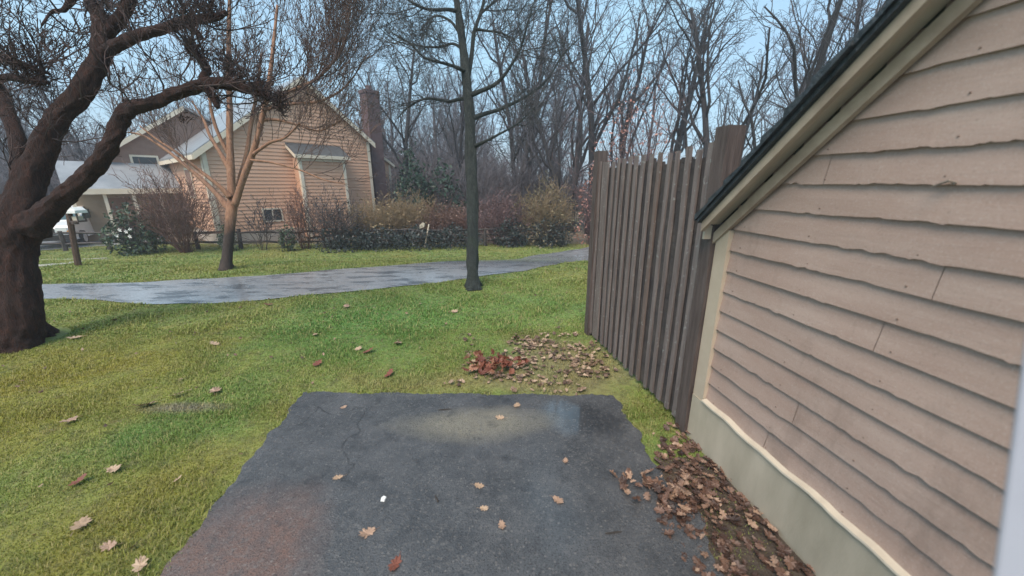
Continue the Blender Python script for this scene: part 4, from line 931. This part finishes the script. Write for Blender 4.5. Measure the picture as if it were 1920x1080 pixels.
# ---------------------------------------------------------------- shrubs
def shrub(px, by, wpx, hpx, y, stems, mats, label, name='bare_shrub', cat='shrub', leaf=0, spread=.55, rm=.006, leafc=None, seed=0, lsz=.05, low=.0):
    x = col_x(px, y); z = float(gz(x, y)); sc_ = y * 1.04 / F; W, Hh = wpx * sc_ * .62, hpx * sc_ * 1.1
    e = empty(name, (x, y, z), 0, label, cat)
    cfg = dict(seg=[6, 4, 3], wob=[.13, .2, .25], up=[.06, .08, .05], tap=[.35, .5, .6], rmin=rm, tl=0, k=[4, 3, 3], n=[6, 4, 0], t0=[.2, .1, 0], ang=[.55, .7, .7], lr=[.42, .5, .5], rr=[.6, .7, .7])
    g_ = Grow(cfg, seed + int(px))
    for j in range(stems):
        a = g_.r.uniform(0, 6.28); q = math.sqrt(g_.r.random()); tx = q * W * math.cos(a) * .9; ty = q * W * math.sin(a) * .6
        top_ = np.array([tx, ty, Hh * (1 - .35 * q * q) * g_.r.uniform(.65, 1.05)]); b0 = np.array([tx * spread * .4, ty * spread * .4, -.03])
        d = top_ - b0; g_.branch(b0, nrm(d + (0, 0, .1)), np.linalg.norm(d) * .95, g_.r.uniform(.010, .018), 0)
    if g_.trunk.n: g_.trunk.build('stems', mats[0], e)
    if leaf:
        lb = g_.crown; n = leaf; r0 = g_.r
        a = r0.uniform(0, 6.28, n); q = np.sqrt(r0.random(n)); u = r0.random(n)
        lump = 1 + .22 * np.sin(a * 3 + seed) * np.sin(u * 7 + a)
        X_ = q * W * np.cos(a) * lump * (0.55 + .45 * np.sin(np.pi * (low + (1 - low) * u) ** .8)); Y_ = q * W * .7 * np.sin(a) * lump; Z_ = Hh * u * (1 - .3 * q * q) * lump
        s_ = lsz * r0.uniform(.6, 1.4, n)
        d1 = r0.normal(0, 1, (n, 3)); d1 /= np.linalg.norm(d1, axis=1)[:, None]; d2 = np.cross(d1, r0.normal(0, 1, (n, 3))); d2 /= np.linalg.norm(d2, axis=1)[:, None]
        C_ = np.stack([X_, Y_, Z_], -1); V = np.stack([C_ - d1 * s_[:, None], C_ + d2 * s_[:, None] * .45, C_ + d1 * s_[:, None], C_ - d2 * s_[:, None] * .45], 1).reshape(-1, 3)
        MB().add(V, np.arange(4 * n).reshape(-1, 4), a=np.repeat(r0.random(n), 4)).build('leaves', leafc, e, attr=True)
    if g_.crown.n: g_.crown.build('twigs', mats[1], e)
    return e
def lm(name, c1, c2, c3, ro=.6):
    m = NT(name); at = m.n('Attribute', attribute_name='rnd'); m.col(m.ramp(at.outputs['Fac'], [(0, c1), (.5, c2), (1, c3)])); m.rough(ro); return m.m
S_red = (simple('red_brown_stems', (0.07, 0.035, 0.025), (0.15, 0.075, 0.055), 4), simple('red_brown_shrub_twigs', (0.12, 0.065, 0.05), (0.19, 0.11, 0.085), 2, .9))
S_tan = (simple('tan_stems', (0.12, 0.085, 0.05), (0.22, 0.16, 0.09), 4), simple('tan_shrub_twigs', (0.20, 0.145, 0.08), (0.30, 0.22, 0.13), 2, .9))
S_dk = (simple('dark_stems', (0.03, 0.026, 0.026), (0.08, 0.06, 0.055), 4), simple('dark_shrub_twigs', (0.06, 0.05, 0.05), (0.12, 0.095, 0.09), 2, .9))
S_pur = (simple('purple_stems', (0.06, 0.035, 0.038), (0.12, 0.07, 0.07), 4), simple('purple_shrub_twigs', (0.12, 0.07, 0.072), (0.19, 0.12, 0.115), 2, .9))
L_ev = lm('evergreen_leaf', (0.016, 0.034, 0.018), (0.035, 0.066, 0.030), (0.075, 0.115, 0.06), .4)
L_ev2 = lm('bluish_evergreen_leaf', (0.012, 0.020, 0.022), (0.024, 0.036, 0.034), (0.05, 0.065, 0.058), .5)
L_tan = lm('tan_shrub_leaf', (0.17, 0.115, 0.055), (0.24, 0.17, 0.085), (0.31, 0.235, 0.12))
L_red = lm('russet_shrub_leaf', (0.12, 0.070, 0.055), (0.19, 0.115, 0.09), (0.25, 0.165, 0.125))
L_pur = lm('plum_shrub_leaf', (0.07, 0.042, 0.045), (0.12, 0.07, 0.072), (0.18, 0.11, 0.10))
L_olive = lm('olive_shrub_leaf', (0.09, 0.085, 0.05), (0.16, 0.135, 0.075), (0.24, 0.19, 0.10))
L_beech = lm('pink_beech_leaf', (0.30, 0.13, 0.10), (0.42, 0.20, 0.16), (0.50, 0.30, 0.26))
L_conif = lm('conifer_needles', (0.012, 0.030, 0.020), (0.022, 0.055, 0.034), (0.04, 0.08, 0.05))
rh = shrub(225, 470, 78, 80, 15.0, 14, S_dk, 'rounded dark green rhododendron with a few white blooms by the lamp post', 'rhododendron', leaf=1800, leafc=L_ev, lsz=.075, seed=1)
fl = MB(); r_ = np.random.default_rng(2)
for dx, dy, dz in ((.12, -.6, 1.05), (.3, -.55, .98), (.45, -.6, .8), (.05, -.7, .85), (.38, -.45, 1.05), (-.3, -.5, .95)):
    for k in range(5):
        a = k * 1.257; fl.add([(dx, dy, dz), (dx + .06 * math.cos(a), dy - .03, dz + .06 * math.sin(a)), (dx + .09 * math.cos(a + .4), dy - .01, dz + .09 * math.sin(a + .4)), (dx + .06 * math.cos(a + .9), dy - .03, dz + .06 * math.sin(a + .9))], [(0, 1, 2, 3)])
fl.build('blooms', M_chip, rh)
shrub(318, 468, 140, 148, 15.3, 60, S_red, 'wide vase shaped red brown bare shrub before the far house entrance', seed=2, rm=.007, spread=.25)
shrub(470, 468, 60, 92, 15.9, 9, S_dk, 'small dark crooked shrub right of the tan tree trunk', seed=3, rm=.009)
shrub(556, 468, 84, 112, 16.3, 26, S_red, 'tall thin stemmed shrub in front of the bay corner', seed=4, spread=.4)
shrub(612, 468, 100, 96, 16.2, 40, S_dk, 'dense dark grey twiggy shrub below the bay', leaf=500, leafc=L_ev2, seed=5)
shrub(694, 455, 112, 80, 17.3, 90, S_tan, 'tan golden bare shrub beneath the far house gable', leaf=900, leafc=L_tan, seed=6)
shrub(766, 455, 104, 78, 18.3, 90, S_tan, 'tan golden bare shrub in front of the chimney wing', leaf=900, leafc=L_tan, seed=7)
shrub(838, 460, 112, 66, 18.2, 70, S_red, 'low russet shrub between the tan shrub and the mossy tree', leaf=1100, leafc=L_red, seed=8)
shrub(938, 462, 104, 88, 17.6, 60, S_pur, 'plum coloured shrub with a dark base right of the mossy tree', leaf=1200, leafc=L_pur, seed=9)
shrub(1026, 462, 104, 104, 17.4, 60, S_tan, 'large rounded olive tan shrub at the end of the rail fence', leaf=2000, leafc=L_olive, seed=10)
shrub(880, 462, 80, 56, 19.5, 40, S_pur, 'brown purple shrub half hidden behind the mossy tree', leaf=500, leafc=L_red, seed=11)
for px, wp, hp, y, lab in ((640, 95, 40, 16.0, 'low dark evergreen shrub by the fence below the grey shrub'), (705, 95, 36, 16.3, 'low dark evergreen shrub under the first tan shrub'), (775, 100, 34, 16.5, 'low dark evergreen shrub under the second tan shrub'), (845, 90, 36, 16.7, 'low dark evergreen shrub under the russet shrub'), (960, 60, 44, 17.0, 'low dark evergreen shrub under the plum shrub'), (1035, 70, 52, 17.0, 'low dark shrub at the foot of the olive tan shrub')):
    shrub(px, 468, wp, hp, y, 8, S_dk, lab, 'evergreen_shrub', leaf=1500, leafc=L_ev2, lsz=.06, seed=int(px))
for px, hp, lab in ((404, 46, 'ivy clad stump beside the tan tree'), (522, 46, 'ivy clad stump left of the bay shrub')):
    shrub(px, 468, 30, hp, 15.6, 8, S_dk, lab, 'ivy_stump', 'shrub', leaf=500, leafc=L_ev, lsz=.05, seed=int(px))
shrub(772, 440, 62, 128, 21.5, 6, S_dk, 'dark green evergreen right of the far house wing', 'evergreen_tree', 'tree', leaf=1500, leafc=L_conif, lsz=.12, seed=20)
shrub(826, 440, 80, 110, 21.5, 6, S_dk, 'small dark green evergreen left of the mossy tree', 'evergreen_tree', 'tree', leaf=1000, leafc=L_conif, lsz=.12, seed=21)
shrub(1185, 440, 150, 262, 17, 26, S_pur, 'young beech holding pinkish red leaves above the board screen', 'young_beech', 'tree', leaf=900, leafc=L_beech, lsz=.065, seed=22, low=.3)
shrub(1112, 440, 55, 120, 17.5, 10, S_pur, 'small beech sapling with red leaves left of the screen post', 'young_beech', 'tree', leaf=260, leafc=L_beech, lsz=.08, seed=23, low=.3)
S_br = (S_dk[0], simple('brush_twigs', (0.085, 0.08, 0.09), (0.14, 0.125, 0.135), .5, .9))
proto = shrub(900, 450, 230, 115, 24, 62, S_br, 'leafless undergrowth brush below the woodland trees', 'brush', seed=30, rm=.010)
proto['group'] = 'brush at the edge of the wood'
for j in range(34):
    y = random.uniform(24, 40); o = copy_tree(proto); x = col_x(random.uniform(640, 1070) if j < 24 else random.uniform(-250, 330), y); o.location = (x, y, -1.05); s_ = random.uniform(.7, 1.25); o.scale = (s_, s_, s_ * random.uniform(.8, 1.2)); o.rotation_euler.z = random.uniform(0, 6.28)

# ---------------------------------------------------------------- lamp post, birdhouse
lp = G(146, 498); le = empty('lamp_post', lp, 0, 'slightly leaning brown wooden lamp post with white topped lantern near the old tree', 'lamp post')
b = MB(); b.tube([(0, 0, -.1), (.09, 0, .6), (.19, 0, 1.25), (.20, 0, 1.36)], [.06, .055, .055, .05], 8); b.build('post', M_bark_tan, le)
lx = .235
MB().box(.12, .30, -.025, .025, .92, .965).build('arm', M_post, le)
b = MB(); b.box(lx, lx + .19, -.09, .09, .97, 1.0)
for x in (lx + .002, lx + .17):
    for y in (-.088, .07): b.box(x, x + .018, y, y + .018, 1.001, 1.16)
b.build('lantern_frame', M_post, le); b = MB(); b.box(lx + .035, lx + .155, -.055, .055, 1.005, 1.09); b.build('lantern_glass', M_cream, le)
b = MB(); b.box(lx - .02, lx + .22, -.12, .12, 1.161, 1.22); b.prism([(lx - .02, 1.221), (lx + .22, 1.221), (lx + .16, 1.28), (lx + .04, 1.28)], 'y', -.1, .1); b.build('lantern_roof', M_chip, le)
x, y = col_x(795, 16.6), 16.6; bh = empty('birdhouse', (x, y, -1.05), 0, 'small white birdhouse on a leaning tan stake among the shrubs', 'birdhouse')
bh.scale = (.62, .62, .8)
MB().tube([(-.16, -.3, 0), (.05, -.3, .7), (.24, -.3, 1.32)], .05, 6).build('stake', M_ftrim, bh)
b = MB(); b.prism([(-.42, 1.08), (-.08, 1.2), (-.06, 1.36), (-.2, 1.42), (-.4, 1.3)], 'y', -.42, -.2); b.build('house_box', M_cream, bh)
MB().tube([(-.24, -.425, 1.24), (-.24, -.432, 1.24)], .035, 8).build('entrance_hole', M_stick, bh)

# ---------------------------------------------------------------- parked car at the far left
cx_, cy_ = -21.6, 18.0; car = empty('parked_car', (cx_, cy_, -1.03), R(-58), 'white parked car seen between the old tree trunk and the lamp post', 'car')
M_cw = simple('white_car_paint', (0.72, 0.73, 0.74), (0.78, 0.79, 0.80), 2, .2); M_tyre = simple('tyre_rubber', (0.02, 0.02, 0.02), (0.035, 0.035, 0.035), 9, .8); M_rim = simple('alloy', (0.4, 0.4, 0.42), (0.5, 0.5, 0.52), 6, .3)
prof = [(2.25, .35), (2.3, .75), (2.15, .98), (1.1, 1.12), (.35, 1.68), (-.6, 1.80), (-1.9, 1.74), (-2.25, 1.15), (-2.3, .4)]
secs = [(-.86, .93, .0), (-.92, 1.0, 0), (.92, 1.0, 0), (.86, .93, 0)]
V = []; n = len(prof)
for yy, f, _ in secs:
    for x, z in prof: V.append((x * (.985 if abs(yy) < .9 else 1), yy * (.84 if z > 1.3 else 1), z))
b = MB(); Q = [(s_ * n + i, s_ * n + (i + 1) % n, (s_ + 1) * n + (i + 1) % n, (s_ + 1) * n + i) for s_ in range(3) for i in range(n)]
b.add(V, Q); c0 = [np.mean(V[:n], 0), np.mean(V[-n:], 0)]
for q, off in ((0, 0), (1, 3 * n)):
    W_ = np.array(V[off:off + n]); b.add(np.vstack([W_, c0[q]]), T=[(n, (i + 1) % n, i) for i in range(n)])
b.build('body', M_cw, car)
M_cg = simple('car_glass', (0.05, 0.09, 0.10), (0.08, 0.13, 0.14), 1, .08)
b = MB(); b.add([(1.06, -.72, 1.17), (1.06, .72, 1.17), (.40, .68, 1.665), (.40, -.68, 1.665)], [(0, 1, 2, 3)]); b.add([(1.0, -.7, 1.15), (1.0, .7, 1.15), (.36, .66, 1.63), (.36, -.66, 1.63)], [(3, 2, 1, 0)]); b.build('windscreen', M_cg, car)
for sy in (-1, 1):
    b = MB(); b.prism([(.85, 1.16), (.35, 1.58), (-1.7, 1.62), (-1.95, 1.16)], 'y', sy * .80, sy * .835 if False else sy * .90); b.build('side_window', M_cg, car)
    b = MB(); b.box(2.24, 2.33, sy * .55 - .17, sy * .55 + .17, .72, .90); b.build('headlight', M_chip, car)
    b = MB(); b.box(2.22, 2.325, sy * .78 - .08, sy * .78 + .08, .62, .76); b.build('turn_signal', simple('amber_lens', (0.8, 0.28, 0.03), (0.85, 0.33, 0.04), 5, .3), car)
    for x in (1.45, -1.45):
        wv_ = MB(); wv_.tube([(x, sy * .72, .34), (x, sy * .95, .34)], .34, 18); wo = wv_.build('wheel', M_tyre, car); MB().tube([(x, sy * .951, .34), (x, sy * .965, .34)], .2, 12).build('rim', M_rim, wo)
b = MB(); b.box(2.2, 2.36, -.85, .85, .34, .58); b.build('bumper', M_tyre, car); b = MB(); b.box(2.26, 2.32, -.34, .34, .66, .86); b.build('grille', M_stick, car)

# ---------------------------------------------------------------- winter haze
hz = MB(); hz.box(-262, 262, -14, 424, -2.2, 24)
m = bpy.data.materials.new('haze_air'); m.use_nodes = True; nt_ = m.node_tree
for nd in list(nt_.nodes):
    if nd.type == 'BSDF_PRINCIPLED': nt_.nodes.remove(nd)
pv = nt_.nodes.new('ShaderNodeVolumePrincipled'); pv.inputs['Color'].default_value = (0.80, 0.84, 0.92, 1); pv.inputs['Density'].default_value = 0.0026
nt_.links.new(pv.outputs[0], nt_.nodes['Material Output'].inputs['Volume'])
tag(hz.build('haze', m), kind='stuff', label='thin damp winter haze in the air')
